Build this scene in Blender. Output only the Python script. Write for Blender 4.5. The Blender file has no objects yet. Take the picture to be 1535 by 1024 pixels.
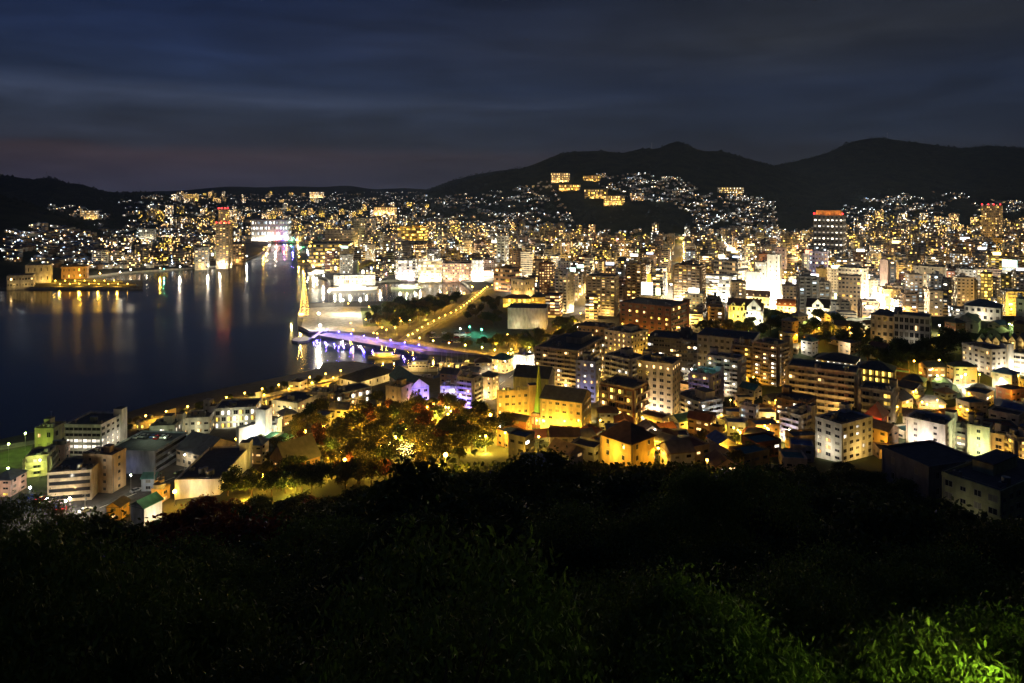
import bpy, math, random
import numpy as np
from mathutils import Vector, Matrix
from mathutils.geometry import delaunay_2d_cdt

# ------------------------------------------------------------------ camera, sky, exposure
S = bpy.context.scene
C = S.collection
CX, YH, F, H = 767.5, 295.0, 1023.0, 120.0     # a level 24 mm lens on a 120 m hill, shifted down
cam = bpy.data.objects.new('camera', bpy.data.cameras.new('camera'))
C.objects.link(cam)
cam.location = (0, 0, H)
cam.rotation_euler = (math.pi / 2, 0, 0)
cam.data.sensor_width = 36
cam.data.lens = F / 1535 * 36
cam.data.shift_y = -(512 - YH) / 1535
cam.data.clip_start = 0.5
cam.data.clip_end = 40000
S.camera = cam
S.view_settings.view_transform = 'Standard'
S.view_settings.look = 'None'
S.view_settings.gamma = 1
S.view_settings.exposure = 0.0
cy = S.cycles
cy.use_denoising = True
cy.max_bounces = 4
cy.diffuse_bounces = 2
cy.glossy_bounces = 2
cy.transmission_bounces = 2
cy.volume_bounces = 0
cy.transparent_max_bounces = 4
cy.caustics_reflective = False
cy.caustics_refractive = False
cy.sample_clamp_indirect = 4
cy.use_light_tree = True


def lin(r, g, b):
    f = lambda c: (c / 255 / 12.92) if c <= 10 else ((c / 255 + .055) / 1.055) ** 2.4
    return (f(r), f(g), f(b), 1)


W = bpy.data.worlds.new('World')
S.world = W
W.use_nodes = True


def make_world():
    nt = W.node_tree
    N, L = nt.nodes, nt.links
    N.clear()
    out = N.new('ShaderNodeOutputWorld')
    tc = N.new('ShaderNodeTexCoord')
    sep = N.new('ShaderNodeSeparateXYZ')
    L.new(tc.outputs['Generated'], sep.inputs[0])

    def math_(op, a, b=None, c=None):
        n = N.new('ShaderNodeMath'); n.operation = op
        for i, v in enumerate((a, b, c)):
            if v is None: continue
            if isinstance(v, (int, float)): n.inputs[i].default_value = v
            else: L.new(v, n.inputs[i])
        return n.outputs[0]

    def ramp(fac, stops):
        n = N.new('ShaderNodeValToRGB'); r = n.color_ramp
        while len(r.elements) < len(stops): r.elements.new(.5)
        for e, (p, c) in zip(r.elements, stops): e.position = p; e.color = c
        L.new(fac, n.inputs[0]); return n.outputs[0]

    def mix(kind, fac, a, b):
        n = N.new('ShaderNodeMix'); n.data_type = 'RGBA'; n.blend_type = kind
        for i, v in ((0, fac), (6, a), (7, b)):
            if isinstance(v, (int, float)): n.inputs[i].default_value = v
            elif isinstance(v, tuple): n.inputs[i].default_value = v
            else: L.new(v, n.inputs[i])
        return n.outputs[2]
    el = sep.outputs[2]
    # stretched cloud coordinates: streaks run along the horizon
    y = math_('MAXIMUM', sep.outputs[1], .05)
    az = math_('DIVIDE', sep.outputs[0], y)
    cv = N.new('ShaderNodeCombineXYZ')
    L.new(math_('MULTIPLY', az, 2.3), cv.inputs[0]); L.new(math_('MULTIPLY', el, 12.0), cv.inputs[1])
    nz = N.new('ShaderNodeTexNoise'); nz.inputs['Scale'].default_value = 1.6; nz.inputs['Detail'].default_value = 7
    nz.inputs['Roughness'].default_value = .55; nz.inputs['Distortion'].default_value = .5
    L.new(cv.outputs[0], nz.inputs['Vector'])
    cv2 = N.new('ShaderNodeCombineXYZ')
    L.new(math_('MULTIPLY', az, 6.0), cv2.inputs[0]); L.new(math_('MULTIPLY', el, 60.0), cv2.inputs[1])
    nz2 = N.new('ShaderNodeTexNoise'); nz2.inputs['Scale'].default_value = 1.0; nz2.inputs['Detail'].default_value = 6
    L.new(cv2.outputs[0], nz2.inputs['Vector'])
    # noise bends the bands a little
    e2 = math_('ADD', el, math_('MULTIPLY', math_('SUBTRACT', nz.outputs[0], .5), .03))
    left = ramp(e2, [(0, lin(54, 56, 72)), (.028, lin(56, 56, 72)), (.058, lin(64, 56, 66)), (.072, lin(46, 51, 66)), (.11, lin(43, 51, 69)),
                     (.132, lin(58, 68, 92)), (.155, lin(35, 47, 73)), (.20, lin(32, 45, 76)), (.29, lin(21, 34, 66))])
    right = ramp(e2, [(0, lin(42, 47, 58)), (.05, lin(45, 48, 58)), (.09, lin(36, 44, 60)), (.15, lin(34, 43, 63)), (.21, lin(43, 47, 57)), (.29, lin(33, 39, 53))])
    m = N.new('ShaderNodeMapRange'); m.inputs[1].default_value = -.45; m.inputs[2].default_value = .35
    L.new(az, m.inputs[0])
    col = mix('MIX', m.outputs[0], left, right)
    sh = N.new('ShaderNodeMapRange'); sh.inputs[1].default_value = .32; sh.inputs[2].default_value = .7; sh.inputs[3].default_value = .74; sh.inputs[4].default_value = 1.22
    L.new(nz.outputs[0], sh.inputs[0])
    sh2 = N.new('ShaderNodeMapRange'); sh2.inputs[1].default_value = .3; sh2.inputs[2].default_value = .7; sh2.inputs[3].default_value = .90; sh2.inputs[4].default_value = 1.12
    L.new(nz2.outputs[0], sh2.inputs[0])
    k = math_('MULTIPLY', sh.outputs[0], sh2.outputs[0])
    vm = N.new('ShaderNodeVectorMath'); vm.operation = 'SCALE'
    L.new(col, vm.inputs[0]); L.new(k, vm.inputs['Scale'])
    bg = N.new('ShaderNodeBackground'); L.new(vm.outputs[0], bg.inputs[0]); bg.inputs[1].default_value = .88
    sky = N.new('ShaderNodeTexSky'); sky.sky_type = 'NISHITA'; sky.sun_disc = False
    sky.sun_elevation = math.radians(-5); sky.sun_rotation = math.radians(-40)
    bg2 = N.new('ShaderNodeBackground'); L.new(sky.outputs[0], bg2.inputs[0]); bg2.inputs[1].default_value = .05
    add = N.new('ShaderNodeAddShader'); L.new(bg.outputs[0], add.inputs[0]); L.new(bg2.outputs[0], add.inputs[1])
    L.new(add.outputs[0], out.inputs[0])


make_world()

HAZE = 4.0e-5

# ------------------------------------------------------------------ materials
MATS = {}


def material(name, color, rough=.8, noise=.15, scale=.6, spec=.3, emit=None, emit_s=0, metallic=0, brick=None, vary=0):
    """Principled surface with weathering noise (object space); EMIT only for things that give off light."""
    if name in MATS: return MATS[name]
    m = bpy.data.materials.new(name); MATS[name] = m
    m.use_nodes = True
    nt = m.node_tree; N, L = nt.nodes, nt.links
    b = N['Principled BSDF']
    b.inputs['Roughness'].default_value = rough
    b.inputs['Metallic'].default_value = metallic
    b.inputs['Specular IOR Level'].default_value = spec
    col = (*color[:3], 1)
    tc = N.new('ShaderNodeTexCoord')
    if noise:
        mp = N.new('ShaderNodeMapping'); mp.inputs['Scale'].default_value = (scale, scale, scale * .35)
        L.new(tc.outputs['Object'], mp.inputs[0])
        n = N.new('ShaderNodeTexNoise'); n.inputs['Scale'].default_value = 1; n.inputs['Detail'].default_value = 5
        L.new(mp.outputs[0], n.inputs['Vector'])
        r = N.new('ShaderNodeMapRange'); r.inputs[1].default_value = .3; r.inputs[2].default_value = .7
        r.inputs[3].default_value = 1 - noise * 1.4; r.inputs[4].default_value = 1 + noise
        L.new(n.outputs[0], r.inputs[0])
        fac = r.outputs[0]
        if vary:
            oi = N.new('ShaderNodeObjectInfo')
            r2 = N.new('ShaderNodeMapRange'); r2.inputs[3].default_value = 1 - vary; r2.inputs[4].default_value = 1 + vary
            L.new(oi.outputs['Random'], r2.inputs[0])
            mm = N.new('ShaderNodeMath'); mm.operation = 'MULTIPLY'; L.new(fac, mm.inputs[0]); L.new(r2.outputs[0], mm.inputs[1]); fac = mm.outputs[0]
        v = N.new('ShaderNodeVectorMath'); v.operation = 'SCALE'; v.inputs[0].default_value = col[:3]
        L.new(fac, v.inputs['Scale']); src = v.outputs[0]
        if brick:
            bk = N.new('ShaderNodeTexBrick'); bk.inputs['Color1'].default_value = (1, 1, 1, 1); bk.inputs['Color2'].default_value = (.8, .8, .8, 1)
            bk.inputs['Mortar'].default_value = (.55, .55, .55, 1); bk.inputs['Scale'].default_value = brick
            L.new(tc.outputs['Object'], bk.inputs['Vector'])
            mx = N.new('ShaderNodeMix'); mx.data_type = 'RGBA'; mx.blend_type = 'MULTIPLY'; mx.inputs[0].default_value = 1
            L.new(src, mx.inputs[6]); L.new(bk.outputs[0], mx.inputs[7]); src = mx.outputs[2]
        L.new(src, b.inputs['Base Color'])
    else:
        b.inputs['Base Color'].default_value = col
    if emit:
        b.inputs['Emission Color'].default_value = (*emit[:3], 1)
        b.inputs['Emission Strength'].default_value = emit_s
        m.cycles.emission_sampling = 'NONE'
    return m


def lit_window(name, color, s):
    """A lit pane: curtains, furniture and lamps inside make it uneven, each pane its own brightness."""
    m = material(name, (.05, .05, .05), .3, 0)
    nt = m.node_tree; N, L = nt.nodes, nt.links
    b = N['Principled BSDF']
    g = N.new('ShaderNodeNewGeometry')
    pw = N.new('ShaderNodeMath'); pw.operation = 'POWER'; pw.inputs[1].default_value = 2.6; L.new(g.outputs['Random Per Island'], pw.inputs[0])
    r = N.new('ShaderNodeMapRange'); r.inputs[3].default_value = .12 * s; r.inputs[4].default_value = 2.6 * s
    L.new(pw.outputs[0], r.inputs[0])
    oi = N.new('ShaderNodeObjectInfo')
    r3 = N.new('ShaderNodeMapRange'); r3.inputs[3].default_value = .5; r3.inputs[4].default_value = 1.35
    L.new(oi.outputs['Random'], r3.inputs[0])
    tc = N.new('ShaderNodeTexCoord')
    n = N.new('ShaderNodeTexNoise'); n.inputs['Scale'].default_value = 1.3
    L.new(tc.outputs['Object'], n.inputs['Vector'])
    r2 = N.new('ShaderNodeMapRange'); r2.inputs[1].default_value = .3; r2.inputs[2].default_value = .7; r2.inputs[3].default_value = .5; r2.inputs[4].default_value = 1.3
    L.new(n.outputs[0], r2.inputs[0])
    mu = N.new('ShaderNodeMath'); mu.operation = 'MULTIPLY'; L.new(r.outputs[0], mu.inputs[0]); L.new(r2.outputs[0], mu.inputs[1])
    mv = N.new('ShaderNodeMath'); mv.operation = 'MULTIPLY'; L.new(mu.outputs[0], mv.inputs[0]); L.new(r3.outputs[0], mv.inputs[1])
    b.inputs['Emission Color'].default_value = (*color, 1)
    L.new(mv.outputs[0], b.inputs['Emission Strength'])
    m.cycles.emission_sampling = 'NONE'
    return m


WALLC = {'white': (.62, .61, .57), 'cream': (.55, .48, .36), 'tan': (.42, .33, .23), 'beige': (.48, .42, .33), 'grey': (.33, .33, .33), 'pale grey': (.47, .47, .46),
         'brown': (.24, .16, .10), 'brick': (.25, .11, .07), 'pink': (.52, .38, .33), 'dark grey': (.14, .14, .15), 'ochre': (.46, .31, .11), 'blue-grey': (.28, .32, .38),
         'black': (.04, .04, .045), 'purple': (.42, .38, .52), 'olive': (.32, .32, .18), 'red': (.34, .07, .05), 'green': (.10, .24, .15)}


def wall(c):
    return material('wall_' + c.replace(' ', '_'), WALLC[c], .85, .26, .5, .25, brick=1.2 if c == 'brick' else None)


ROOFC = {'dark': (.07, .072, .08), 'slate': (.10, .11, .13), 'brown': (.13, .08, .055), 'rust': (.24, .09, .045), 'teal': (.06, .17, .16), 'blue': (.08, .14, .28), 'grey': (.18, .18, .18), 'green': (.06, .22, .11), 'tan': (.3, .22, .13)}


def roofm(c):
    return material('roof_' + c, ROOFC[c], .75, .22, .5, .35)


LIT = {'w': lit_window('pane_warm', (1, .60, .22), 3.2), 'y': lit_window('pane_amber', (1, .63, .10), 3.0), 'c': lit_window('pane_white', (1, .9, .72), 3.4), 'b': lit_window('pane_cool', (.72, .9, 1), 2.8)}
GLASS = material('pane_dark', (.018, .02, .026), .12, 0, spec=.6)
CURTAIN = material('pane_curtained', (.16, .15, .13), .6, 0)
FRAME = material('window_frame', (.30, .29, .27), .5, 0)
METAL = material('grey_metal', (.22, .22, .23), .45, .1, 1, metallic=.6)
CONC = material('concrete', (.32, .31, .29), .9, .2, .3)
DARKM = material('dark_paint', (.03, .03, .035), .6, .1)


def glow(name, c, s):
    return material(name, (.3, .3, .3), .5, 0, emit=c, emit_s=s)


G_AMBER = glow('lamp_amber', (1, .50, .06), 34)
G_WHITE = glow('lamp_white', (1, .88, .68), 50)
G_COOL = glow('lamp_cool', (.75, .92, 1), 45)
G_RED = glow('lamp_red', (1, .02, .03), 6)
G_VIOLET = glow('lamp_violet', (.22, .12, 1), 30)
G_GREEN = glow('lamp_green', (.72, 1, .22), 30)
G_TEAL = glow('lamp_teal', (.05, 1, .5), 20)

# ------------------------------------------------------------------ mesh helpers


class MB:
    """Collects quads and polygons with one material each; build() links them as ONE mesh object."""
    def __init__(s): s.v = []; s.f = []; s.m = []; s.mats = []

    def mi(s, m):
        if m not in s.mats: s.mats.append(m)
        return s.mats.index(m)

    def poly(s, pts, m):
        k = len(s.v); s.v.extend(pts); s.f.append(tuple(range(k, k + len(pts)))); s.m.append(s.mi(m))

    def box(s, x0, x1, y0, y1, z0, z1, m, top=None, bottom=True, M=None):
        p = [(x0, y0, z0), (x1, y0, z0), (x1, y1, z0), (x0, y1, z0), (x0, y0, z1), (x1, y0, z1), (x1, y1, z1), (x0, y1, z1)]
        if M is not None: p = [tuple(M @ Vector(q)) for q in p]
        k = len(s.v); s.v.extend(p); i = s.mi(m); t = s.mi(top) if top else i
        fs = [(0, 1, 5, 4), (1, 2, 6, 5), (2, 3, 7, 6), (3, 0, 4, 7)]
        for f in fs: s.f.append(tuple(k + q for q in f)); s.m.append(i)
        s.f.append((k + 4, k + 5, k + 6, k + 7)); s.m.append(t)
        if bottom: s.f.append((k + 3, k + 2, k + 1, k)); s.m.append(i)

    def tube(s, a, b, r0, r1, m, n=8, cap=True):
        a = Vector(a); b = Vector(b); d = (b - a).normalized()
        u = d.orthogonal().normalized(); w = d.cross(u); k = len(s.v); i = s.mi(m)
        for p, r in ((a, r0), (b, r1)):
            for j in range(n):
                t = 2 * math.pi * j / n
                s.v.append(tuple(p + u * (r * math.cos(t)) + w * (r * math.sin(t))))
        for j in range(n):
            j2 = (j + 1) % n
            s.f.append((k + j, k + j2, k + n + j2, k + n + j)); s.m.append(i)
        if cap:
            s.f.append(tuple(k + n + j for j in range(n))); s.m.append(i)
            s.f.append(tuple(k + n - 1 - j for j in range(n))); s.m.append(i)

    def ball(s, c, r, m, n=10, k=6, sz=1.0):
        rings = []
        for j in range(1, k):
            p = math.pi * j / k
            rings.append([(c[0] + r * math.sin(p) * math.cos(2 * math.pi * q / n), c[1] + r * math.sin(p) * math.sin(2 * math.pi * q / n), c[2] + sz * r * math.cos(p)) for q in range(n)])
        b = len(s.v); i = s.mi(m)
        for R_ in rings: s.v.extend(R_)
        s.v.append((c[0], c[1], c[2] + sz * r)); s.v.append((c[0], c[1], c[2] - sz * r))
        T, B = len(s.v) - 2, len(s.v) - 1
        for j in range(k - 2):
            for q in range(n):
                s.f.append((b + j * n + q, b + (j + 1) * n + q, b + (j + 1) * n + (q + 1) % n, b + j * n + (q + 1) % n)); s.m.append(i)
        for q in range(n):
            s.f.append((T, b + q, b + (q + 1) % n)); s.m.append(i)
            e = b + (k - 2) * n
            s.f.append((B, e + (q + 1) % n, e + q)); s.m.append(i)

    def mesh(s, name):
        me = bpy.data.meshes.new(name)
        me.from_pydata(s.v, [], s.f)
        for m in s.mats: me.materials.append(m)
        me.polygons.foreach_set('material_index', s.m)
        me.update()
        return me

    def build(s, name, parent=None, loc=(0, 0, 0), rz=0):
        return link(name, s.mesh(name), parent, loc, rz)


def link(name, data, parent=None, loc=(0, 0, 0), rz=0, scale=None):
    o = bpy.data.objects.new(name, data); C.objects.link(o)
    o.parent = parent; o.location = loc; o.rotation_euler = (0, 0, rz)
    if scale: o.scale = scale
    return o


def mesh_np(name, V, Fq, mats, mi=None, smooth=False):
    V = np.asarray(V, np.float32); Fq = np.asarray(Fq, np.int32); k = Fq.shape[1]
    me = bpy.data.meshes.new(name)
    me.vertices.add(len(V)); me.vertices.foreach_set('co', V.ravel())
    me.loops.add(Fq.size); me.loops.foreach_set('vertex_index', Fq.ravel())
    me.polygons.add(len(Fq)); me.polygons.foreach_set('loop_start', np.arange(0, Fq.size, k, dtype=np.int32))
    for m in mats: me.materials.append(m)
    if mi is not None: me.polygons.foreach_set('material_index', np.asarray(mi, np.int32))
    if smooth: me.polygons.foreach_set('use_smooth', np.ones(len(Fq), bool))
    me.update(calc_edges=True)
    return me


def tag(o, label=None, cat=None, group=None, kind=None):
    for k, v in (('label', label), ('category', cat), ('group', group), ('kind', kind)):
        if v: o[k] = v
    return o


def thing(name, label, cat, loc=(0, 0, 0), rz=0, group=None):
    o = link(name, None, None, loc, rz); o.empty_display_size = .5
    return tag(o, label, cat, group)


def dup(root, loc, rz=0, label=None, group=None, scale=None):
    r = root.copy(); C.objects.link(r); r.location = loc; r.rotation_euler = (0, 0, rz)
    if scale: r.scale = scale
    if label: r['label'] = label
    if group: r['group'] = group
    for ch in root.children:
        c = ch.copy(); C.objects.link(c); c.parent = r
        for g in ch.children:
            d = g.copy(); C.objects.link(d); d.parent = c
    return r


N_LIGHT = [0]
LD = {}


def light(loc, color, power, r=.4, parent=None, k=4.6):
    power *= k * (.34 if loc[1] < 345 and loc[0] < -45 else 1)
    key = (tuple(round(c, 2) for c in color), round(power), r)
    if key not in LD:
        d = bpy.data.lights.new('lamp_light', 'POINT'); d.color = color; d.energy = power; d.shadow_soft_size = r; LD[key] = d
    o = bpy.data.objects.new('lamp_light', LD[key]); C.objects.link(o); o.location = loc; o.parent = parent
    N_LIGHT[0] += 1
    return o


def spot(loc, d, color, power, deg=160, r=.4, k=4.3):
    """A shaded lamp or floodlight: it throws its light along D only, so none spills up to the hills."""
    power *= k * (.34 if loc[1] < 345 and loc[0] < -45 else 1)
    key = ('s', tuple(round(c, 2) for c in color), round(power / 50), deg, r)
    if key not in LD:
        l = bpy.data.lights.new('flood_light', 'SPOT'); l.color = color; l.energy = power; l.shadow_soft_size = r; l.spot_size = math.radians(deg); l.spot_blend = .35; LD[key] = l
    o = bpy.data.objects.new('flood_light', LD[key]); C.objects.link(o); o.location = loc
    o.rotation_euler = Vector(d).to_track_quat('-Z', 'Y').to_euler()
    N_LIGHT[0] += 1
    return o


AMBER, WARM, WHITE_, COOL, VIOLET = (1, .52, .04), (1, .62, .17), (1, .86, .60), (.8, .92, 1), (.08, .05, 1)

# ------------------------------------------------------------------ terrain
UK = np.array([-500, 150, 380, 700, 1050, 1200, 1400, 2100.])
YK = np.array([0, 30, 60, 100, 150, 200, 250, 300, 350, 400, 480, 560, 640, 8000.])
TAB = np.array([
    # u=-500 .. 2100
    [106, 106, 106, 106, 106, 106, 106, 106],
    [94, 94, 94, 95, 95, 95, 94, 94],
    [79, 79, 80, 83, 83, 82, 80, 80],
    [58, 58, 61, 69, 69, 66, 61, 61],
    [30, 30, 35, 51, 51, 47, 42, 42],
    [10, 10, 18, 37, 37, 33, 29, 30],
    [3, 3, 8, 24, 24, 21, 22, 25],
    [3, 3, 3, 13, 13, 14, 17, 22],
    [3, 3, 3, 5, 7, 12, 20, 26],
    [3, 3, 3, 3, 5, 16, 30, 34],
    [3, 3, 3, 3, 6, 30, 36, 38],
    [3, 3, 3, 3, 4, 20, 22, 26],
    [3, 3, 3, 3, 3, 6, 6, 8],
    [3, 3, 3, 3, 3, 6, 6, 8]], float)


def interp2(u, Y):
    u = np.clip(u, UK[0], UK[-1]); Y = np.clip(Y, YK[0], YK[-1])
    i = np.clip(np.searchsorted(UK, u) - 1, 0, len(UK) - 2); j = np.clip(np.searchsorted(YK, Y) - 1, 0, len(YK) - 2)
    a = (u - UK[i]) / (UK[i + 1] - UK[i]); b = (Y - YK[j]) / (YK[j + 1] - YK[j])
    a = a * a * (3 - 2 * a)
    return (TAB[j, i] * (1 - a) + TAB[j, i + 1] * a) * (1 - b) + (TAB[j + 1, i] * (1 - a) + TAB[j + 1, i + 1] * a) * b


RIDGES = [  # crest distance, front width, power, [(column, row) of the skyline]
    (6000, 4000, 1.3, [(-600, 285), (200, 289), (300, 283), (350, 279), (400, 281), (440, 279), (480, 280), (520, 278), (560, 283), (610, 282), (650, 285), (800, 288), (2200, 290)]),
    (4300, 1300, 1.2, [(-600, 999), (600, 330), (640, 285), (670, 272), (700, 264), (740, 256), (780, 250), (830, 262), (900, 999), (2200, 999)]),
    (3000, 1350, 1.3, [(-600, 999), (540, 330), (600, 304), (640, 292), (680, 277), (730, 262), (770, 254), (800, 247), (840, 231), (870, 227), (900, 226), (940, 229), (960, 222), (985, 224), (1000, 216), (1015, 211), (1030, 217), (1045, 225), (1060, 228), (1080, 226), (1110, 234), (1140, 242), (1160, 248), (1200, 262), (1300, 290), (1400, 330), (2200, 400)]),
    (3800, 2100, 1.3, [(-600, 999), (1000, 330), (1100, 265), (1155, 248), (1200, 240), (1240, 229), (1270, 213), (1295, 207), (1320, 205), (1345, 209), (1390, 215), (1440, 221), (1480, 217), (1535, 221), (1700, 230), (2200, 250)]),
    (3000, 1500, 1.2, [(-600, 250), (0, 262), (50, 270), (75, 266), (100, 275), (120, 276), (160, 286), (210, 288), (240, 292), (300, 305), (420, 330), (600, 400), (2200, 999)]),
    (1500, 620, 1.2, [(-600, 280), (0, 292), (40, 304), (80, 322), (120, 338), (150, 352), (220, 380), (300, 999), (2200, 999)]),
    (1900, 260, .8, [(-600, 999), (820, 390), (860, 345), (885, 314), (920, 304), (950, 301), (985, 305), (1010, 322), (1030, 345), (1080, 390), (2200, 999)]),
    (2050, 300, 1.0, [(-600, 999), (1090, 390), (1120, 335), (1160, 312), (1220, 308), (1260, 325), (1290, 390), (2200, 999)]),
]


def terrain(X, Y):
    X = np.asarray(X, float); Y = np.asarray(Y, float)
    u = CX + F * X / np.maximum(Y, 4)
    z = interp2(u, Y)
    far = 3 + 0 * z
    for Yc, wf, p, sil in RIDGES:
        xs = [q[0] for q in sil]; ys = [q[1] for q in sil]
        zc = H + (YH - np.interp(u, xs, ys)) / F * Yc
        t = np.where(Y < Yc, (Yc - Y) / wf, (Y - Yc) / 2600.0)
        zr = np.where(t < 1, np.maximum(zc, 0) * np.power(np.clip(1 - t, 0, 1), np.where(Y < Yc, p, 1)), 0)
        far = np.maximum(far, zr)
    # gullies and knolls on the far slopes
    n = np.sin(X * .011 + 1.3 * np.sin(Y * .006)) * np.sin(Y * .013 + .8 * np.sin(X * .007)) + .5 * np.sin(X * .031 + Y * .017) * np.sin(Y * .029 - X * .013)
    k = np.clip((far - 12) / 100, 0, 1)
    far = far + n * 7 * k * np.clip((Y - 1400) / 500, 0, 1) * np.clip(1 - (far / 450), .2, 1)
    return np.where(Y > 700, np.maximum(z, far), z)


_YS = np.concatenate([np.arange(5, 700, .5), np.arange(700, 2500, 2), np.arange(2500, 6200, 6)])


_COL = {}


def gp(px, py, dz=0.0):
    """The point of the ground (or DZ above it) that shows at a pixel of the photograph."""
    k = round(px / 2)
    if k not in _COL: _COL[k] = terrain((k * 2 - CX) / F * _YS, _YS)
    z = H - (py - YH) / F * _YS
    hit = np.nonzero(z <= _COL[k] + dz)[0]
    i = hit[0] if len(hit) else len(_YS) - 1
    X = (px - CX) / F * _YS[i]
    return float(X), float(_YS[i]), float(terrain(X, _YS[i]))


def tz(x, y): return float(terrain(x, y))


def pix(x, y, z): return CX + F * x / y, YH + F * (H - z) / y


def flat(px, py, z=0.0):
    Y = F * (H - z) / (py - YH)
    return ((px - CX) / F * Y, Y)


COAST = [(-700, 900), (-160, 705), (0, 668), (90, 648), (185, 628), (260, 605), (350, 586), (440, 568), (478, 559), (484, 551), (528, 548), (560, 553), (590, 562), (622, 569), (650, 575), (690, 561), (744, 541),
         (738, 534), (700, 531), (640, 526), (590, 517), (530, 507), (487, 499), (462, 499), (447, 493), (446, 480), (452, 470), (462, 459), (500, 457), (560, 456), (620, 454), (668, 450), (706, 444), (709, 438),
         (700, 430), (690, 423), (640, 421), (560, 424), (496, 427), (489, 419), (472, 414), (468, 404), (500, 399), (520, 397), (447, 397), (445, 390), (451, 378), (452, 370), (446, 362), (434, 358), (410, 358), (402, 366), (399, 376), (385, 384), (361, 394), (330, 400),
         (300, 403), (248, 406), (180, 411), (130, 417), (112, 421), (160, 423), (213, 423), (214, 434), (100, 434), (0, 434), (-600, 432), (-2500, 445)]
COAST = [flat(*p) for p in COAST]
CA = np.array(COAST)


def in_poly(x, y, P):
    c = False; n = len(P); j = n - 1
    for i in range(n):
        if (P[i][1] > y) != (P[j][1] > y) and x < (P[j][0] - P[i][0]) * (y - P[i][1]) / (P[j][1] - P[i][1]) + P[i][0]: c = not c
        j = i
    return c


def in_water(x, y): return in_poly(x, y, COAST)


def coast_dist(x, y):
    a = CA; b = np.roll(CA, -1, 0); p = np.array([x, y]); d = b - a
    t = np.clip(((p - a) * d).sum(1) / np.maximum((d * d).sum(1), 1e-6), 0, 1)
    return float(np.sqrt((((a + d * t[:, None]) - p) ** 2).sum(1).min()))


def ground_material():
    m = bpy.data.materials.new('ground'); m.use_nodes = True
    nt = m.node_tree; N, L = nt.nodes, nt.links; b = N['Principled BSDF']; b.inputs['Roughness'].default_value = .95
    b.inputs['Specular IOR Level'].default_value = .15
    g = N.new('ShaderNodeNewGeometry'); sp = N.new('ShaderNodeSeparateXYZ'); L.new(g.outputs['Position'], sp.inputs[0])
    n = N.new('ShaderNodeTexNoise'); n.inputs['Scale'].default_value = .02; n.inputs['Detail'].default_value = 9
    L.new(g.outputs['Position'], n.inputs['Vector'])
    n2 = N.new('ShaderNodeTexNoise'); n2.inputs['Scale'].default_value = .3; n2.inputs['Detail'].default_value = 4
    L.new(g.outputs['Position'], n2.inputs['Vector'])
    r = N.new('ShaderNodeValToRGB'); L.new(n2.outputs[0], r.inputs[0])
    r.color_ramp.elements[0].color = (.03, .03, .031, 1); r.color_ramp.elements[1].color = (.10, .095, .09, 1)
    r2 = N.new('ShaderNodeValToRGB'); L.new(n.outputs[0], r2.inputs[0])
    r2.color_ramp.elements[0].position = .35; r2.color_ramp.elements[0].color = (.018, .026, .014, 1)
    r2.color_ramp.elements[1].position = .7; r2.color_ramp.elements[1].color = (.05, .06, .028, 1)
    mr = N.new('ShaderNodeMapRange'); mr.inputs[1].default_value = 4; mr.inputs[2].default_value = 9; L.new(sp.outputs[2], mr.inputs[0])
    mx = N.new('ShaderNodeMix'); mx.data_type = 'RGBA'; L.new(mr.outputs[0], mx.inputs[0]); L.new(r.outputs[0], mx.inputs[6]); L.new(r2.outputs[0], mx.inputs[7])
    L.new(mx.outputs[2], b.inputs['Base Color'])
    return m


def make_ground():
    rows = np.concatenate([np.arange(-40, 260, 7), np.arange(260, 760, 13), np.geomspace(760, 1700, 34), np.geomspace(1740, 6400, 75), [8000, 11000]])
    V = []
    for k, Y in enumerate(rows):
        us = np.linspace(-420, 1960, 115 if Y < 1600 else 175)
        for u in us:
            x = (u - CX) / F * max(Y, 60)
            V.append((x + .3 * ((k * 7) % 5), Y))
    P = np.array(V)
    # nothing of the grid in the water, the coast itself is a constraint
    keep = [i for i, p in enumerate(P) if p[1] > 1700 or p[1] < 230 or not in_water(*p)]
    P = P[keep]
    n0 = len(P)
    pts = [Vector(p) for p in P] + [Vector(p) for p in COAST]
    nC = len(COAST)
    edges = [(n0 + i, n0 + (i + 1) % nC) for i in range(nC)]
    vs, _, fs, _, _, _ = delaunay_2d_cdt(pts, edges, [], 0, 1e-4)
    vs = np.array([tuple(v) for v in vs])
    fs = np.array([f for f in fs if len(f) == 3])
    cen = vs[fs].mean(1)
    inw = np.array([c[1] < 1750 and in_water(c[0], c[1]) for c in cen])
    fs = fs[~inw]
    z = terrain(vs[:, 0], np.maximum(vs[:, 1], 4))
    z = np.where(vs[:, 1] < 4, 106 + (4 - vs[:, 1]) * .05, z)
    cset = {(round(p[0], 2), round(p[1], 2)) for p in COAST}
    iscoast = np.array([(round(v[0], 2), round(v[1], 2)) in cset for v in vs])
    z = np.where(iscoast, 3.0, z)
    V3 = np.column_stack([vs, z])
    me = mesh_np('ground', V3, fs, [ground_material()])
    o = link('ground', me); tag(o, kind='structure')
    q = MB()
    for i in range(nC - 1):
        a, b = COAST[i], COAST[i + 1]
        q.poly([(a[0], a[1], -3), (b[0], b[1], -3), (b[0], b[1], 3), (a[0], a[1], 3)], CONC)
        # a pale coping along the quay edge, set just inland and a little proud
    tag(q.build('quay'), 'concrete quay edge along the harbour shore', kind='structure')


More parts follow.
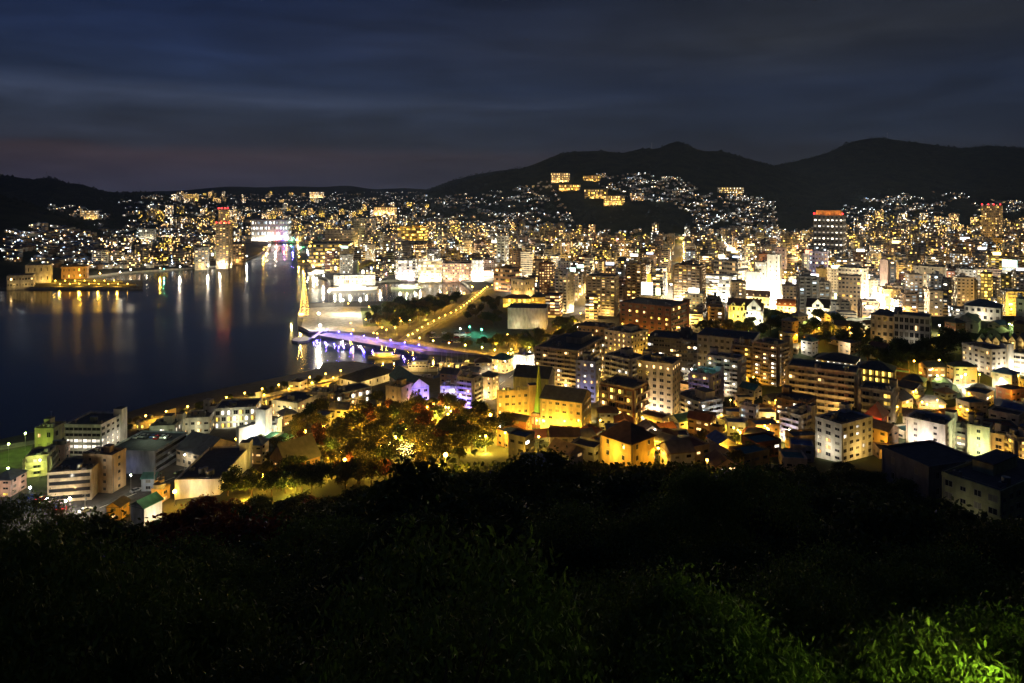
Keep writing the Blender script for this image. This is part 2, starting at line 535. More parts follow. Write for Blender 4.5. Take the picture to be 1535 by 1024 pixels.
def water_material():
    m = bpy.data.materials.new('harbour_water'); m.use_nodes = True
    nt = m.node_tree; N, L = nt.nodes, nt.links; b = N['Principled BSDF']
    b.inputs['Base Color'].default_value = (.006, .009, .016, 1); b.inputs['IOR'].default_value = 1.33
    g = N.new('ShaderNodeNewGeometry')
    mp = N.new('ShaderNodeMapping'); mp.inputs['Scale'].default_value = (.006, .012, 1); L.new(g.outputs['Position'], mp.inputs[0])
    n = N.new('ShaderNodeTexNoise'); n.inputs['Scale'].default_value = 1; n.inputs['Detail'].default_value = 4; L.new(mp.outputs[0], n.inputs['Vector'])
    r = N.new('ShaderNodeMapRange'); r.inputs[1].default_value = .35; r.inputs[2].default_value = .65; r.inputs[3].default_value = .10; r.inputs[4].default_value = .19; L.new(n.outputs[0], r.inputs[0])
    L.new(r.outputs[0], b.inputs['Roughness'])
    n2 = N.new('ShaderNodeTexNoise'); n2.inputs['Scale'].default_value = .22; n2.inputs['Detail'].default_value = 3; L.new(g.outputs['Position'], n2.inputs['Vector'])
    bp = N.new('ShaderNodeBump'); bp.inputs['Strength'].default_value = .06; bp.inputs['Distance'].default_value = 1.0; L.new(n2.outputs[0], bp.inputs['Height'])
    L.new(bp.outputs[0], b.inputs['Normal'])
    return m


make_ground()
wv = MB(); wv.poly([(-6000, 150, 0), (1200, 150, 0), (1200, 2100, 0), (-6000, 2100, 0)], water_material())
tag(wv.build('water'), kind='structure')

# ------------------------------------------------------------------ buildings
FOOT = []          # (x, y, radius) of everything built so far
REFS = []          # (x, y, phrase) landmarks that other labels can name
_WIN = {}


def pane_mesh(k):
    if ('p', k) not in _WIN:
        b = MB(); pane = LIT.get(k, CURTAIN if k == 'u' else GLASS)
        b.poly([(-.46, -.03, 0), (-.015, -.03, 0), (-.015, -.03, 1), (-.46, -.03, 1)], pane)
        b.poly([(.015, -.03, 0), (.46, -.03, 0), (.46, -.03, 1), (.015, -.03, 1)], pane)
        _WIN['p', k] = b.mesh('pane')
    return _WIN['p', k]


def window_mesh(k):
    """One window: a frame standing proud of the wall, a mullion and a pane set back in it."""
    if k not in _WIN:
        b = MB(); pane = LIT.get(k, CURTAIN if k == 'u' else GLASS)
        for x0, x1, z0, z1 in ((-.5, .5, -.05, 0), (-.5, .5, 1, 1.04), (-.5, -.46, 0, 1), (.46, .5, 0, 1), (-.015, .015, 0, 1)):
            b.box(x0, x1, -.10, 0, z0, z1, FRAME)
        if k != 'frame':
            b.poly([(-.46, -.03, 0), (-.015, -.03, 0), (-.015, -.03, 1), (-.46, -.03, 1)], pane)
            b.poly([(.015, -.03, 0), (.46, -.03, 0), (.46, -.03, 1), (.015, -.03, 1)], pane)
        _WIN[k] = b.mesh('window')
    return _WIN[k]


def faces_of(w1, w2, which='FRL'):
    a, b = w1 / 2, w2 / 2
    d = {'F': ((-a, -b), (1, 0), w1, (0, -1), 0), 'R': ((a, -b), (0, 1), w2, (1, 0), math.pi / 2),
         'B': ((a, b), (-1, 0), w1, (0, 1), math.pi), 'L': ((-a, b), (0, -1), w2, (-1, 0), -math.pi / 2)}
    return [(k, d[k]) for k in which]


def quad_on(mb, face, s, z, w, h, out, m):
    (ox, oy), (dx, dy), L, (nx, ny), _ = face
    pts = []
    for ss, zz in ((s - w / 2, z), (s + w / 2, z), (s + w / 2, z + h), (s - w / 2, z + h)):
        pts.append((ox + dx * ss + nx * out, oy + dy * ss + ny * out, zz))
    mb.poly(pts, m)


def box_on(mb, face, s0, s1, z0, z1, o0, o1, m):
    (ox, oy), (dx, dy), L, (nx, ny), _ = face
    xs = [ox + dx * s + nx * o for s in (s0, s1) for o in (o0, o1)]
    ys = [oy + dy * s + ny * o for s in (s0, s1) for o in (o0, o1)]
    mb.box(min(xs), max(xs), min(ys), max(ys), z0, z1, m)


def pick(rng, lit, pal):
    return LIT[rng.choice(pal)] if rng.random() < (lit * 1.35 + .03 if lit else 0) else (CURTAIN if rng.random() < .3 else GLASS)


def facade(face, style, n, h, lit, pal, rng, wallmb, root, sep, budget, trim, z0=0.0, litrows=None):
    """Openings on one face. SEP: every window and balcony its own part; else they are pattern in the wall mesh."""
    (ox, oy), (dx, dy), L, (nx, ny), rz = face
    fh = (h - z0) / n
    bay = {'win': 3.2, 'sparse': 6.0, 'strip': 3.6, 'balc': 4.2, 'garage': 99, 'grid': 2.6, 'small': 3.0}.get(style, 3.4)
    nb = max(1, int(L / bay))
    for f in range(n):
        zb = z0 + f * fh
        if style == 'garage':
            quad_on(wallmb, face, L / 2, zb + fh * .42, L * .94, fh * .5, .03, GLASS)  # dark glass quad stands in for the shade inside the open deck
            box_on(wallmb, face, L * .02, L * .98, zb + fh * .05, zb + fh * .40, 0, .25, trim)
            continue
        if style == 'balc':
            b = MB() if sep else wallmb
            box_on(b, face, L * .03, L * .97, zb - .12, zb + .06, 0.002, 1.25, trim)
            box_on(b, face, L * .03, L * .97, zb + .06, zb + 1.0, 1.13, 1.25, trim)
            for q in range(nb + 1):
                s = L * .03 + q * L * .94 / nb
                box_on(b, face, max(s - .06, L * .03), min(s + .06, L * .97), zb + .06, zb + fh - .14, .003, 1.10, trim)
            if sep:
                for q in range(nb):
                    if rng.random() < .5:
                        s = (q + rng.uniform(.2, .7)) * L / nb; box_on(b, face, s, s + .8, zb + .08, zb + .75, .08, .42, METAL if rng.random() < .6 else CURTAIN)
                b.build('balcony', root)
        for q in range(nb):
            s = (q + .5) * L / nb
            if style in ('win', 'small'): w, hh, zz = min(1.9, L / nb * .62) * (.72, 1, 1.1, .9)[(q * 7 + int(L)) % 4], fh * (.46 if style == 'win' else .34) * (1, .72, 1)[(q * 5 + int(L * 3)) % 3], zb + fh * .30
            elif style == 'sparse': w, hh, zz = (1.2 if L < 40 else 3.0), fh * .4, zb + fh * .35
            elif style == 'strip': w, hh, zz = L / nb * .96, fh * .48, zb + fh * .32
            elif style == 'grid': w, hh, zz = L / nb * .74, fh * .62, zb + fh * .22
            else: w, hh, zz = min(2.8, L / nb * .72), fh * .66, zb + .08
            if litrows is not None:
                p = pal[0] if f in litrows else ''
                mat = LIT[p] if p else GLASS
            else:
                mat = pick(rng, lit, pal)
            if sep and budget[0] > 0:
                budget[0] -= 1
                k = next((kk for kk, vv in LIT.items() if vv is mat), 'u' if mat is CURTAIN else 'd')
                near = sep == 2
                o = link('window', window_mesh('frame' if near else k), root, (ox + dx * s + nx * .002, oy + dy * s + ny * .002, zz), rz, (w, 1, hh))
                if near: link('pane', pane_mesh(k), o)
            else:
                quad_on(wallmb, face, s, zz, w, hh, .03, mat)


def pitched(mb, wallmb, w1, w2, h, kind, rise, m, wm, over=.5):
    """Gable or hip roof along the longer side, with eaves; the gable triangles belong to the wall."""
    a, b = w1 / 2 + over, w2 / 2 + over; t = .18
    along = w1 >= w2
    sw = (lambda x, y, z: (x, y, z)) if along else (lambda x, y, z: (y, x, z))
    A, B = (a, b) if along else (b, a)
    zE = h - rise * over / B
    inset = min(B * .95, A * .8) if kind == 'hip' else 0
    for dz in (0, t):
        r0, r1 = sw(-A + inset, 0, h + rise + dz), sw(A - inset, 0, h + rise + dz)
        c = [sw(-A, -B, zE + dz), sw(A, -B, zE + dz), sw(A, B, zE + dz), sw(-A, B, zE + dz)]
        mb.poly([c[0], c[1], r1, r0], m); mb.poly([c[2], c[3], r0, r1], m)
        if kind == 'hip':
            mb.poly([c[1], c[2], r1], m); mb.poly([c[3], c[0], r0], m)
    for i in range(4):
        p = [sw(-A, -B, zE), sw(A, -B, zE), sw(A, B, zE), sw(-A, B, zE)]
        q = p[(i + 1) % 4]; p = p[i]
        mb.poly([p, q, (q[0], q[1], q[2] + t), (p[0], p[1], p[2] + t)], m)
    if kind == 'gable':
        Aw, Bw = (w1 / 2, w2 / 2) if along else (w2 / 2, w1 / 2)
        for s in (-1, 1):
            wallmb.poly([sw(s * Aw, -Bw, h), sw(s * Aw, Bw, h), sw(s * Aw, 0, h + rise * .97)], wm)
        mb.tube(sw(-A, 0, h + rise + t), sw(A, 0, h + rise + t), .14, .14, m, 6)


def building(name, label, cat, P, th, w1, w2, h, n, style, color, lit=.2, pal='ww', sep=False, roof='dark', rooftype='flat', rise=None,
             side=None, shop=None, pent=None, seed=0, group=None, found=6, faces='FRL', litrows=None, clutter=1, trim=None, ref=None, z0=0.0, parapet=.9):
    """A building: wall, roof, rooftop room and plant, windows, balconies. P is the base centre, TH the clockwise turn."""
    rng = random.Random(seed * 7919 + 13)
    root = thing(name, label, cat, P, -th, group)
    wm = wall(color); tr = wall(trim) if trim else wm
    mb = MB()
    mb.box(-w1 / 2, w1 / 2, -w2 / 2, w2 / 2, -found, h, wm, bottom=False)
    budget = [95]
    for k, fc in faces_of(w1, w2, faces):
        st = style if (k in 'FB' or side is None) else side
        if st == 'blank': continue
        zs = z0
        if shop and k in 'FR':
            zs = max(z0, h / n); nn = n - 1
            quad_on(mb, fc, fc[2] / 2, .5, fc[2] * .9, h / n * .68, .04, LIT[shop])
            box_on(mb, fc, fc[2] * .02, fc[2] * .98, h / n * .86, h / n * .95, 0.002, 1.2, tr)
        else: nn = n
        lr = None if litrows is None else [r - (n - nn) for r in litrows]
        if nn: facade(fc, st, nn, h, lit, pal, rng, mb, root, sep if k in 'FR' else False, budget, tr, zs, lr)
        if sep:                                     # string courses and a downpipe
            for f in range(1, n): box_on(mb, fc, 0.02, fc[2] - .02, f * h / n - .09, f * h / n + .03, 0.001, .07, tr) if st not in ('balc', 'garage') else None
            box_on(mb, fc, .5, .64, -2, h - .3, .08, .2, METAL)
    rb = MB(); rm = roofm(roof)
    if rooftype == 'flat':
        p = parapet
        rb.box(-w1 / 2 + .3, w1 / 2 - .3, -w2 / 2 + .3, w2 / 2 - .3, h, h + .18, rm)
        for x0, x1, y0, y1 in ((-w1 / 2 - .08, w1 / 2 + .08, -w2 / 2 - .08, -w2 / 2 + .28), (-w1 / 2 - .08, w1 / 2 + .08, w2 / 2 - .28, w2 / 2 + .08), (-w1 / 2 - .08, -w1 / 2 + .28, -w2 / 2 + .28, w2 / 2 - .28), (w1 / 2 - .28, w1 / 2 + .08, -w2 / 2 + .28, w2 / 2 - .28)):
            rb.box(x0, x1, y0, y1, h, h + p, tr)
        mb_roof = rb.build('roof', root)
        if sep and clutter:
            rl = MB(); zr = h + p + .55; a_, b_ = w1 / 2 - .1, w2 / 2 - .1; cs = [(-a_, -b_), (a_, -b_), (a_, b_), (-a_, b_)]
            for i in range(4):
                (x0, y0), (x1, y1) = cs[i], cs[(i + 1) % 4]; rl.tube((x0, y0, zr), (x1, y1, zr), .04, .04, METAL, 4, False); nn_ = max(2, int(math.hypot(x1 - x0, y1 - y0) / 2.5))
                for t in range(nn_): rl.tube((x0 + (x1 - x0) * t / nn_, y0 + (y1 - y0) * t / nn_, h + p), (x0 + (x1 - x0) * t / nn_, y0 + (y1 - y0) * t / nn_, zr), .035, .035, METAL, 4, False)
            rl.build('railing', root)
            if rng.random() < .6:
                sx = rng.choice((-1, 1)); st_ = MB(); tw = min(4.2, w1 * .25)
                st_.box(sx * w1 * .5 - tw / 2 - sx * tw * .3, sx * w1 * .5 + tw / 2 - sx * tw * .3, w2 / 2 - 3.6, w2 / 2 + .6, -found + .5, h + 3.4, tr, rm); st_.build('stair_tower', root)
        if pent is None: pent = rng.random() < .7
        if pent:
            pb = MB(); q1, q2 = w1 * rng.uniform(.2, .4), w2 * rng.uniform(.3, .5); ph = rng.uniform(2.6, 4.2) if pent is True else pent
            cx, cy_ = rng.uniform(-.2, .2) * w1, rng.uniform(0, .2) * w2
            pb.box(cx - q1 / 2, cx + q1 / 2, cy_ - q2 / 2, cy_ + q2 / 2, h + .18, h + ph, wm, rm)
            pb.box(cx - q1 / 2 - .15, cx + q1 / 2 + .15, cy_ - q2 / 2 - .15, cy_ + q2 / 2 + .15, h + ph, h + ph + .2, rm)
            rr_ = pb.build('rooftop_room', root)
            if sep:
                ab = MB(); ab.tube((cx + q1 * .3, cy_, h + ph + .2), (cx + q1 * .3, cy_, h + ph + 3.4), .05, .03, METAL, 5); ab.tube((cx + q1 * .3 - .7, cy_, h + ph + 2.9), (cx + q1 * .3 + .7, cy_, h + ph + 2.9), .03, .03, METAL, 4); ab.build('antenna', rr_)
        if clutter:
            for _ in range(rng.randint(3, 6) if sep else rng.randint(1, 3)):
                x, y = rng.uniform(-.4, .4) * w1, rng.uniform(-.4, -.15) * w2
                c = MB()
                if rng.random() < .35:
                    c.tube((x, y, h + .9), (x, y, h + 2.6), 1.0, 1.0, METAL, 10)
                    for sx, sy in ((-.6, -.6), (.6, .6), (-.6, .6), (.6, -.6)): c.tube((x + sx, y + sy, h + .15), (x + sx, y + sy, h + .95), .08, .08, METAL, 5)
                    c.build('water_tank', root)
                else:
                    c.box(x - .9, x + .9, y - .6, y + .6, h + .3, h + 1.4, METAL); c.tube((x, y, h + 1.4), (x, y, h + 1.55), .45, .45, DARKM, 10)
                    c.build('air_conditioner', root)
    else:
        if rise is None: rise = min(w1, w2) * .28
        pitched(rb, mb, w1, w2, h, rooftype, rise, rm, wm)
        rb.build('roof', root)
    mb.build('wall', root)
    FOOT.append((P[0], P[1], math.hypot(w1, w2) / 2))
    if ref: REFS.append((P[0], P[1], ref))
    return root


def box3(x0, xc, x2, yb, yt, phi=None, dep=None, zoff=0):
    """Centre, turn and size of a block whose near corner stands on the ground at (xc, yb) and whose two visible faces reach columns x0 and x2."""
    X, Y, Z = gp(xc, yb); Z += zoff
    a = math.atan2(X, Y)
    if phi is None:
        l, r = max(xc - x0, 0), max(x2 - xc, 0)
        phi = 0 if r < 1 else (90 if l < 1 else math.degrees(math.atan2(r * 1.3 + 4, l + 4)) * .8)
    th = a + math.radians(phi)
    d1 = (-math.cos(th), math.sin(th)); d2 = (math.sin(th), math.cos(th))

    def ext(px, d):
        k = (px - CX) / F
        return (k * Y - X) / (d[0] - k * d[1])
    w1 = ext(x0, d1) if xc - x0 > 1 else None
    w2 = ext(x2, d2) if x2 - xc > 1 else None
    if dep and w2 and w1 and w1 > dep: w2 = dep
    elif w2 and w1 and phi < 20: w2 = min(w2, max(14, w1 * .8))
    if w1 is None: w1 = dep or w2 * .6
    if w2 is None: w2 = dep or w1 * .6
    w1 = min(max(w1, 2), 160); w2 = min(max(w2, 2), 110)
    h = (yb - yt) / F * Y
    P = (X + d1[0] * w1 / 2 + d2[0] * w2 / 2, Y + d1[1] * w1 / 2 + d2[1] * w2 / 2, Z)
    return P, th, w1, w2, h


def local(P, th, x, y, z):
    c, s = math.cos(th), math.sin(th)
    return (P[0] + x * c + y * s, P[1] - x * s + y * c, P[2] + z)


HN = [0]


def hero(name, cat, label, x0, xc, x2, yb, yt, n, style, color, lit=.15, pal='ww', ref=None, phi=None, dep=None, flood=None, zoff=0, **kw):
    P, th, w1, w2, h = box3(x0, xc, x2, yb, yt, phi, dep, zoff)
    HN[0] += 1
    sep = kw.pop('sep', 2 if P[1] < 335 else P[1] < 640)
    o = building(name, label, cat, P, th, w1, w2, h, n, style, color, lit, pal, sep=sep, seed=HN[0], ref=ref, **kw)
    if flood:
        for col, pw, sides in flood:
            for k in sides:
                L = w1 if k in 'FB' else w2
                m = max(1, int(round(L / 16)))
                for i in range(m):
                    s = (i + .5) / m - .5
                    d = 5.0; z = 3.5
                    x, y = {'F': (s * w1, -w2 / 2 - d), 'R': (w1 / 2 + d, s * w2), 'L': (-w1 / 2 - d, s * w2), 'B': (s * w1, w2 / 2 + d), 'T': (s * w1, 0)}[k]
                    if k == 'T': z = h + 5
                    q = local(P, th, x, y, z)
                    fd = {'F': (0, 1, .35), 'R': (-1, 0, .35), 'L': (1, 0, .35), 'B': (0, -1, .35), 'T': (0, .2, -1)}[k]
                    q2 = local((0, 0, 0), th, *fd); spot(q, q2, col, pw, 168, .4)
    o['h'] = h
    return o, P, th, w1, w2, h


PEACH = (1, .62, .34)
HB = hero
# --- the near shore on the left
h1 = HB('hospital_building', 'hospital', 'white five-storey hospital block with a rooftop storey and two rows of white-lit windows', 97, 151, 187, 684, 640, 5, 'strip', 'white', .0, 'cc', ref='the white hospital block', litrows=[1, 2], side='win', pent=0, flood=[(WHITE_, 900, 'R'), (WHITE_, 260, 'F')])
HB('office_building', 'office', 'low two-storey block washed in yellow-green light beside the white hospital', 52, 80, 99, 676, 645, 2, 'win', 'olive', .1, flood=[((.8, 1, .12), 700, 'FL')])
HB('apartment_building', 'apartment block', 'three-storey balcony block lit yellow-green by the quay lamp', 38, 73, 84, 711, 684, 3, 'balc', 'cream', .05, phi=14, flood=[((.9, 1, .15), 800, 'F')], pent=0)
HB('parking_garage', 'parking garage', 'beige multi-storey parking garage with open decks above the near car park', 71, 137, 160, 750, 708, 4, 'garage', 'beige', 0, ref='the beige parking garage', side='blank', pent=0, flood=[(WARM, 420, 'FR')])
HB('office_building', 'office', 'tall blank beige stair block behind the beige parking garage', 124, 168, 189, 740, 686, 5, 'sparse', 'tan', 0, phi=40, flood=[(WARM, 300, 'R')])
hD = HB('parking_garage', 'parking garage', 'grey hall with a parking deck on its roof and braced open side', 160, 232, 281, 711, 680, 3, 'blank', 'blue-grey', 0, ref='the grey hall with rooftop parking', side='garage', pent=0, clutter=0, flood=[(WARM, 300, 'R'), ((.5, .5, 1), 160, 'F')])
HB('office_building', 'office', 'small white two-storey office with three lit windows behind the rooftop parking', 224, 262, 276, 665, 640, 2, 'win', 'pale grey', .6, 'cc', phi=20, pent=4, flood=[((.9, 1, .5), 500, 'F')])
HB('warehouse', 'warehouse', 'long grey gabled shed with a brick-coloured wall lit orange', 264, 305, 354, 706, 683, 2, 'win', 'beige', .2, 'wc', roof='slate', rooftype='gable', phi=52, flood=[(AMBER, 700, 'R'), (WHITE_, 260, 'F')], ref='the long grey gabled shed')
HB('warehouse', 'warehouse', 'long white floodlit warehouse with a flat roof by the promenade', 274, 314, 324, 650, 628, 2, 'small', 'white', .2, phi=14, pent=0, flood=[((1, .9, .5), 600, 'F')], ref='the long white warehouse')
HB('clock_tower', 'tower', 'slim grey tower with a white lantern on the white warehouse roof', 305, 314, 320, 640, 603, 4, 'sparse', 'pale grey', 0, clutter=0, pent=0)
HB('store_building', 'store', 'glass-fronted store with a blazing white fascia above green windows', 322, 384, 392, 640, 612, 3, 'grid', 'white', .5, 'cy', phi=10, pent=0, flood=[((1, .95, .6), 1500, 'F')], ref='the glass-fronted store')
HB('store_building', 'store', 'small white cube sign block glowing beside the glass-fronted store', 383, 398, 408, 664, 618, 3, 'blank', 'white', 0, pent=0, clutter=0, flood=[((1, 1, .8), 2500, 'FR')])
HB('store_building', 'store', 'low white hall whose long wall is blown out by floodlights', 354, 358, 392, 668, 645, 2, 'blank', 'white', 0, phi=66, pent=0, clutter=0, flood=[((1, 1, .82), 2600, 'R')], ref='the floodlit white hall')
HB('house', 'house', 'small white building under a sea-green flat roof beside the floodlit hall', 393, 412, 421, 658, 641, 2, 'win', 'white', .1, roof='teal', pent=0, flood=[(WHITE_, 400, 'FR')])
HB('house', 'house', 'dark-roofed white workshop behind the leafy tree, its front wall lit white', 262, 330, 375, 742, 722, 2, 'blank', 'white', 0, phi=20, roof='dark', pent=0, flood=[(WHITE_, 900, 'F'), ((1, .7, .15), 900, 'R')], ref='the dark-roofed white workshop')
HB('house', 'house', 'blue-grey two-storey house with a teal roof by the street', 212, 232, 240, 736, 717, 2, 'win', 'blue-grey', .2, roof='teal', rooftype='gable', flood=[(COOL, 160, 'F')])
HB('house', 'house', 'yellow-lit two-storey house below the teal-roofed one', 227, 240, 255, 756, 738, 2, 'win', 'ochre', .1, flood=[(AMBER, 600, 'FR')], phi=40)
HB('house', 'house', 'green-roofed long house with a white gable lit bright', 196, 216, 243, 790, 762, 2, 'blank', 'white', 0, roof='green', rooftype='gable', phi=50, flood=[(WHITE_, 1400, 'R'), (WHITE_, 300, 'T')], ref='the green-roofed house')
HB('house', 'house', 'dark-roofed low house with an orange-lit gable end', 160, 180, 194, 780, 760, 2, 'win', 'ochre', .2, rooftype='gable', flood=[(AMBER, 500, 'F')])
HB('house', 'house', 'pinkish three-storey house at the edge of the near car park', -14, 16, 40, 745, 719, 3, 'win', 'pink', .35, 'wy', roof='slate', rooftype='hip', flood=[(PEACH, 500, 'FR')], ref='the pinkish corner house')
HB('boiler_house', 'annex', 'pinkish round-cornered annex between the hospital and balcony block', 76, 97, 105, 694, 670, 2, 'win', 'pink', .05, pent=0, flood=[(PEACH, 300, 'F')])
HB('waterfront_hall', 'hall', 'long low amber-lit shed between the promenade lamps and the cream-lit hall', 398, 402, 466, 610, 600, 1, 'grid', 'cream', .5, 'yy', phi=64, dep=9, pent=0, clutter=0, flood=[(AMBER, 700, 'R')])
HB('waterfront_hall', 'hall', 'low cream storage shed nearest the hospital on the promenade', 205, 209, 262, 646, 636, 1, 'small', 'cream', .4, 'yw', phi=66, dep=8, pent=0, flood=[(AMBER, 900, 'R')])
HB('waterfront_hall', 'hall', 'long grey-roofed promenade shed behind the glass-fronted store', 322, 326, 392, 622, 611, 2, 'grid', 'cream', .6, 'yc', phi=66, dep=9, pent=0, flood=[((1, .75, .2), 900, 'R')])
HB('waterfront_hall', 'hall', 'short yellow-lit waiting hall at the harbour end of the promenade', 470, 474, 503, 588, 580, 1, 'grid', 'cream', .6, 'yy', phi=62, dep=8, pent=0, clutter=0, flood=[(AMBER, 700, 'R')])
# --- middle shore: terminal, hotels, park houses
HB('hall_building', 'hall', 'low flat hall with a cream-lit end wall and a skylight strip', 407, 446, 480, 628, 607, 2, 'small', 'cream', .3, pent=0, phi=38, flood=[((1, .85, .4), 900, 'F')], ref='the cream-lit low hall')
HB('stair_building', 'apartment block', 'dark-roofed block with a yellow-lit outside stair', 461, 492, 503, 614, 591, 3, 'balc', 'cream', .5, 'yy', phi=22, pent=0, flood=[((1, .8, .25), 800, 'R')])
HB('terrace_building', 'row of flats', 'long two-storey brick terrace with lit balconies facing the park', 486, 503, 557, 614, 594, 2, 'balc', 'brown', .4, 'cw', phi=60, pent=0, trim='grey', flood=[(WARM, 260, 'R')], ref='the long brick terrace')
HB('ferry_hall', 'terminal', 'white-walled hall with a wide dark roof on the harbour edge', 508, 538, 592, 585, 573, 1, 'sparse', 'white', .1, 'cc', phi=48, roof='dark', rooftype='hip', rise=4, flood=[(WARM, 500, 'FR')], ref='the wide dark-roofed harbour hall')
HB('office_building', 'office', 'plain brown three-storey block beside the violet pediment building', 578, 601, 620, 612, 584, 3, 'sparse', 'tan', .05, flood=[(WARM, 300, 'FR')])
hV = HB('bank_building', 'bank', 'violet-lit bank with a classical pediment and dark green roof', 612, 613, 643, 606, 583, 2, 'win', 'purple', .1, phi=70, dep=34, roof='teal', rooftype='gable', rise=5, flood=[((.13, .10, 1), 1700, 'R')], ref='the violet pediment building')
HB('house', 'house', 'violet-lit low white house between the pediment building and stepped hotel', 660, 682, 688, 600, 582, 2, 'win', 'white', .2, 'bb', flood=[((.2, .16, 1), 600, 'FR')])
HB('hotel', 'hotel', 'stepped hotel with its rounded end washed violet and balconies', 686, 709, 722, 612, 570, 6, 'balc', 'white', .1, 'ww', phi=30, flood=[((.13, .10, 1), 2000, 'F'), (WARM, 600, 'R')], ref='the stepped violet hotel', trim='white')
HB('hotel', 'hotel', 'warm lit dormered hotel joined to the stepped violet one', 719, 738, 748, 600, 566, 5, 'win', 'cream', .6, 'ww', roof='slate', rooftype='hip', flood=[(WARM, 1000, 'FR')])
HB('hotel', 'hotel', 'cream building with small teal pyramid roofs by the quay road', 736, 758, 770, 560, 540, 3, 'win', 'cream', .3, 'ww', roof='teal', rooftype='hip', flood=[(WARM, 1100, 'FR')], ref='the teal pyramid roofs')
HB('store_building', 'store', 'white corner shop blazing with light at the head of the tram street', 770, 790, 803, 556, 536, 2, 'grid', 'white', .9, 'cc', pent=0, flood=[(WHITE_, 2600, 'FR')], ref='the blazing corner shop')
HB('apartment_building', 'apartment block', 'broad nine-storey apartment slab with scattered warm windows', 802, 866, 905, 590, 528, 9, 'balc', 'tan', .16, 'wwc', phi=22, ref='the broad nine-storey slab', flood=[(WARM, 1200, 'FR')], trim='beige')
HB('apartment_building', 'apartment block', 'seven-storey bluish block standing against the nine-storey slab', 863, 893, 901, 604, 545, 7, 'win', 'blue-grey', .3, 'wwc', phi=20, flood=[((.6, .5, 1), 600, 'F'), (AMBER, 500, 'R')])
hG = HB('hotel', 'hotel', 'long brick hotel wing with arched windows uplit orange', 746, 802, 812, 632, 586, 4, 'small', 'tan', .12, 'yw', phi=-14, dep=26, flood=[(AMBER, 1500, 'F'), (AMBER, 1500, 'F')], ref='the uplit orange hotel', pent=0)
HB('hotel', 'hotel', 'right-hand brick hotel wing uplit orange under a long dark roof', 810, 872, 886, 648, 604, 4, 'small', 'tan', .12, 'yw', phi=16, dep=22, flood=[(AMBER, 1500, 'F'), (AMBER, 1500, 'F')], pent=0, roof='slate', rooftype='gable', rise=4)
HB('hotel', 'hotel', 'windowless gable hall rising behind the orange hotel wings', 770, 822, 832, 600, 568, 3, 'blank', 'olive', 0, pent=0, clutter=0, roof='dark', rooftype='gable')
HB('house', 'house', 'dark gabled house with an orange-lit face below the orange hotel', 764, 788, 797, 648, 632, 2, 'sparse', 'brick', .1, roof='dark', rooftype='gable', phi=28, flood=[(AMBER, 300, 'R')])
HB('apartment_building', 'apartment block', 'pale seven-storey apartment block with a plain left wall', 906, 945, 969, 594, 541, 7, 'balc', 'pale grey', .12, 'wwc', phi=36, flood=[(WARM, 700, 'FR')], ref='the pale seven-storey block', trim='white')
hT = HB('hotel', 'hotel', 'tan nine-storey hotel with a lit white strip below its roof', 955, 1008, 1022, 636, 549, 9, 'win', 'beige', .10, 'wc', phi=16, shop='c', litrows=[8], ref='the tan strip-lit hotel', flood=[(PEACH, 1800, 'F'), (WHITE_, 2200, 'F'), (WARM, 500, 'R')])
HB('apartment_building', 'apartment block', 'brown brick five-storey flats with glowing balconies below the pale block', 900, 950, 974, 640, 585, 5, 'balc', 'brick', .35, 'wy', phi=28, flood=[(AMBER, 500, 'FR')], trim='tan')
HB('apartment_building', 'apartment block', 'white-trimmed four-storey block with a large flat roof and open galleries', 1009, 1050, 1082, 636, 606, 4, 'balc', 'white', .15, 'bc', phi=46, flood=[(COOL, 350, 'R')], trim='white', roof='slate')
HB('apartment_building', 'apartment block', 'slim bluish-white apartment block with a green roof light', 1034, 1066, 1083, 612, 565, 6, 'balc', 'white', .25, 'wy', phi=24, flood=[((.5, .5, 1), 500, 'F'), ((.3, 1, .7), 200, 'T')], trim='purple')
HB('apartment_building', 'apartment block', 'white eight-storey apartment block with balconies in every bay', 1060, 1108, 1116, 594, 540, 8, 'balc', 'white', .16, 'wc', phi=16, flood=[(WHITE_, 600, 'F')], trim='white', ref='the white eight-storey block')
HB('apartment_building', 'apartment block', 'amber-lit apartment block with an outside gallery on each floor', 1098, 1128, 1134, 578, 522, 8, 'balc', 'ochre', .4, 'yy', phi=16, flood=[(AMBER, 800, 'F')], trim='cream')
HB('apartment_building', 'apartment block', 'brown ten-storey apartment block dotted with warm windows', 1130, 1166, 1186, 580, 520, 10, 'balc', 'brown', .35, 'wwc', phi=26, trim='tan', ref='the brown ten-storey block', flood=[(AMBER, 300, 'F')])
HB('apartment_building', 'apartment block', 'dark nine-storey block with rows of white windows behind the pale block', 971, 1048, 1056, 566, 513, 8, 'strip', 'dark grey', .12, 'cw', phi=8, pent=5, ref='the dark nine-storey block')
HB('hospital_building', 'hospital', 'long grey slab with even dark windows stretching behind the white flats', 1045, 1130, 1142, 560, 512, 5, 'win', 'grey', .04, 'w', phi=8, flood=[(WARM, 300, 'F')])
HB('hospital_building', 'hospital', 'large red-brown brick block with a wide dark roof and lit side windows', 929, 1006, 1032, 506, 462, 6, 'sparse', 'brick', .12, 'wy', phi=24, side='strip', pent=0, flood=[(AMBER, 500, 'F'), (WARM, 700, 'R')], ref='the red-brown brick block')
HB('hotel', 'hotel', 'cream six-storey hotel with a brown top floor and uplit corner', 906, 946, 972, 548, 502, 6, 'win', 'cream', .3, 'wy', phi=34, flood=[(AMBER, 1600, 'R'), (WARM, 500, 'F')], ref='the cream corner hotel')
HB('hotel', 'hotel', 'low brown hotel wing with bright small windows beside the plane trees', 866, 912, 922, 535, 493, 5, 'win', 'brown', .35, 'ww', phi=14, flood=[(AMBER, 400, 'F')])
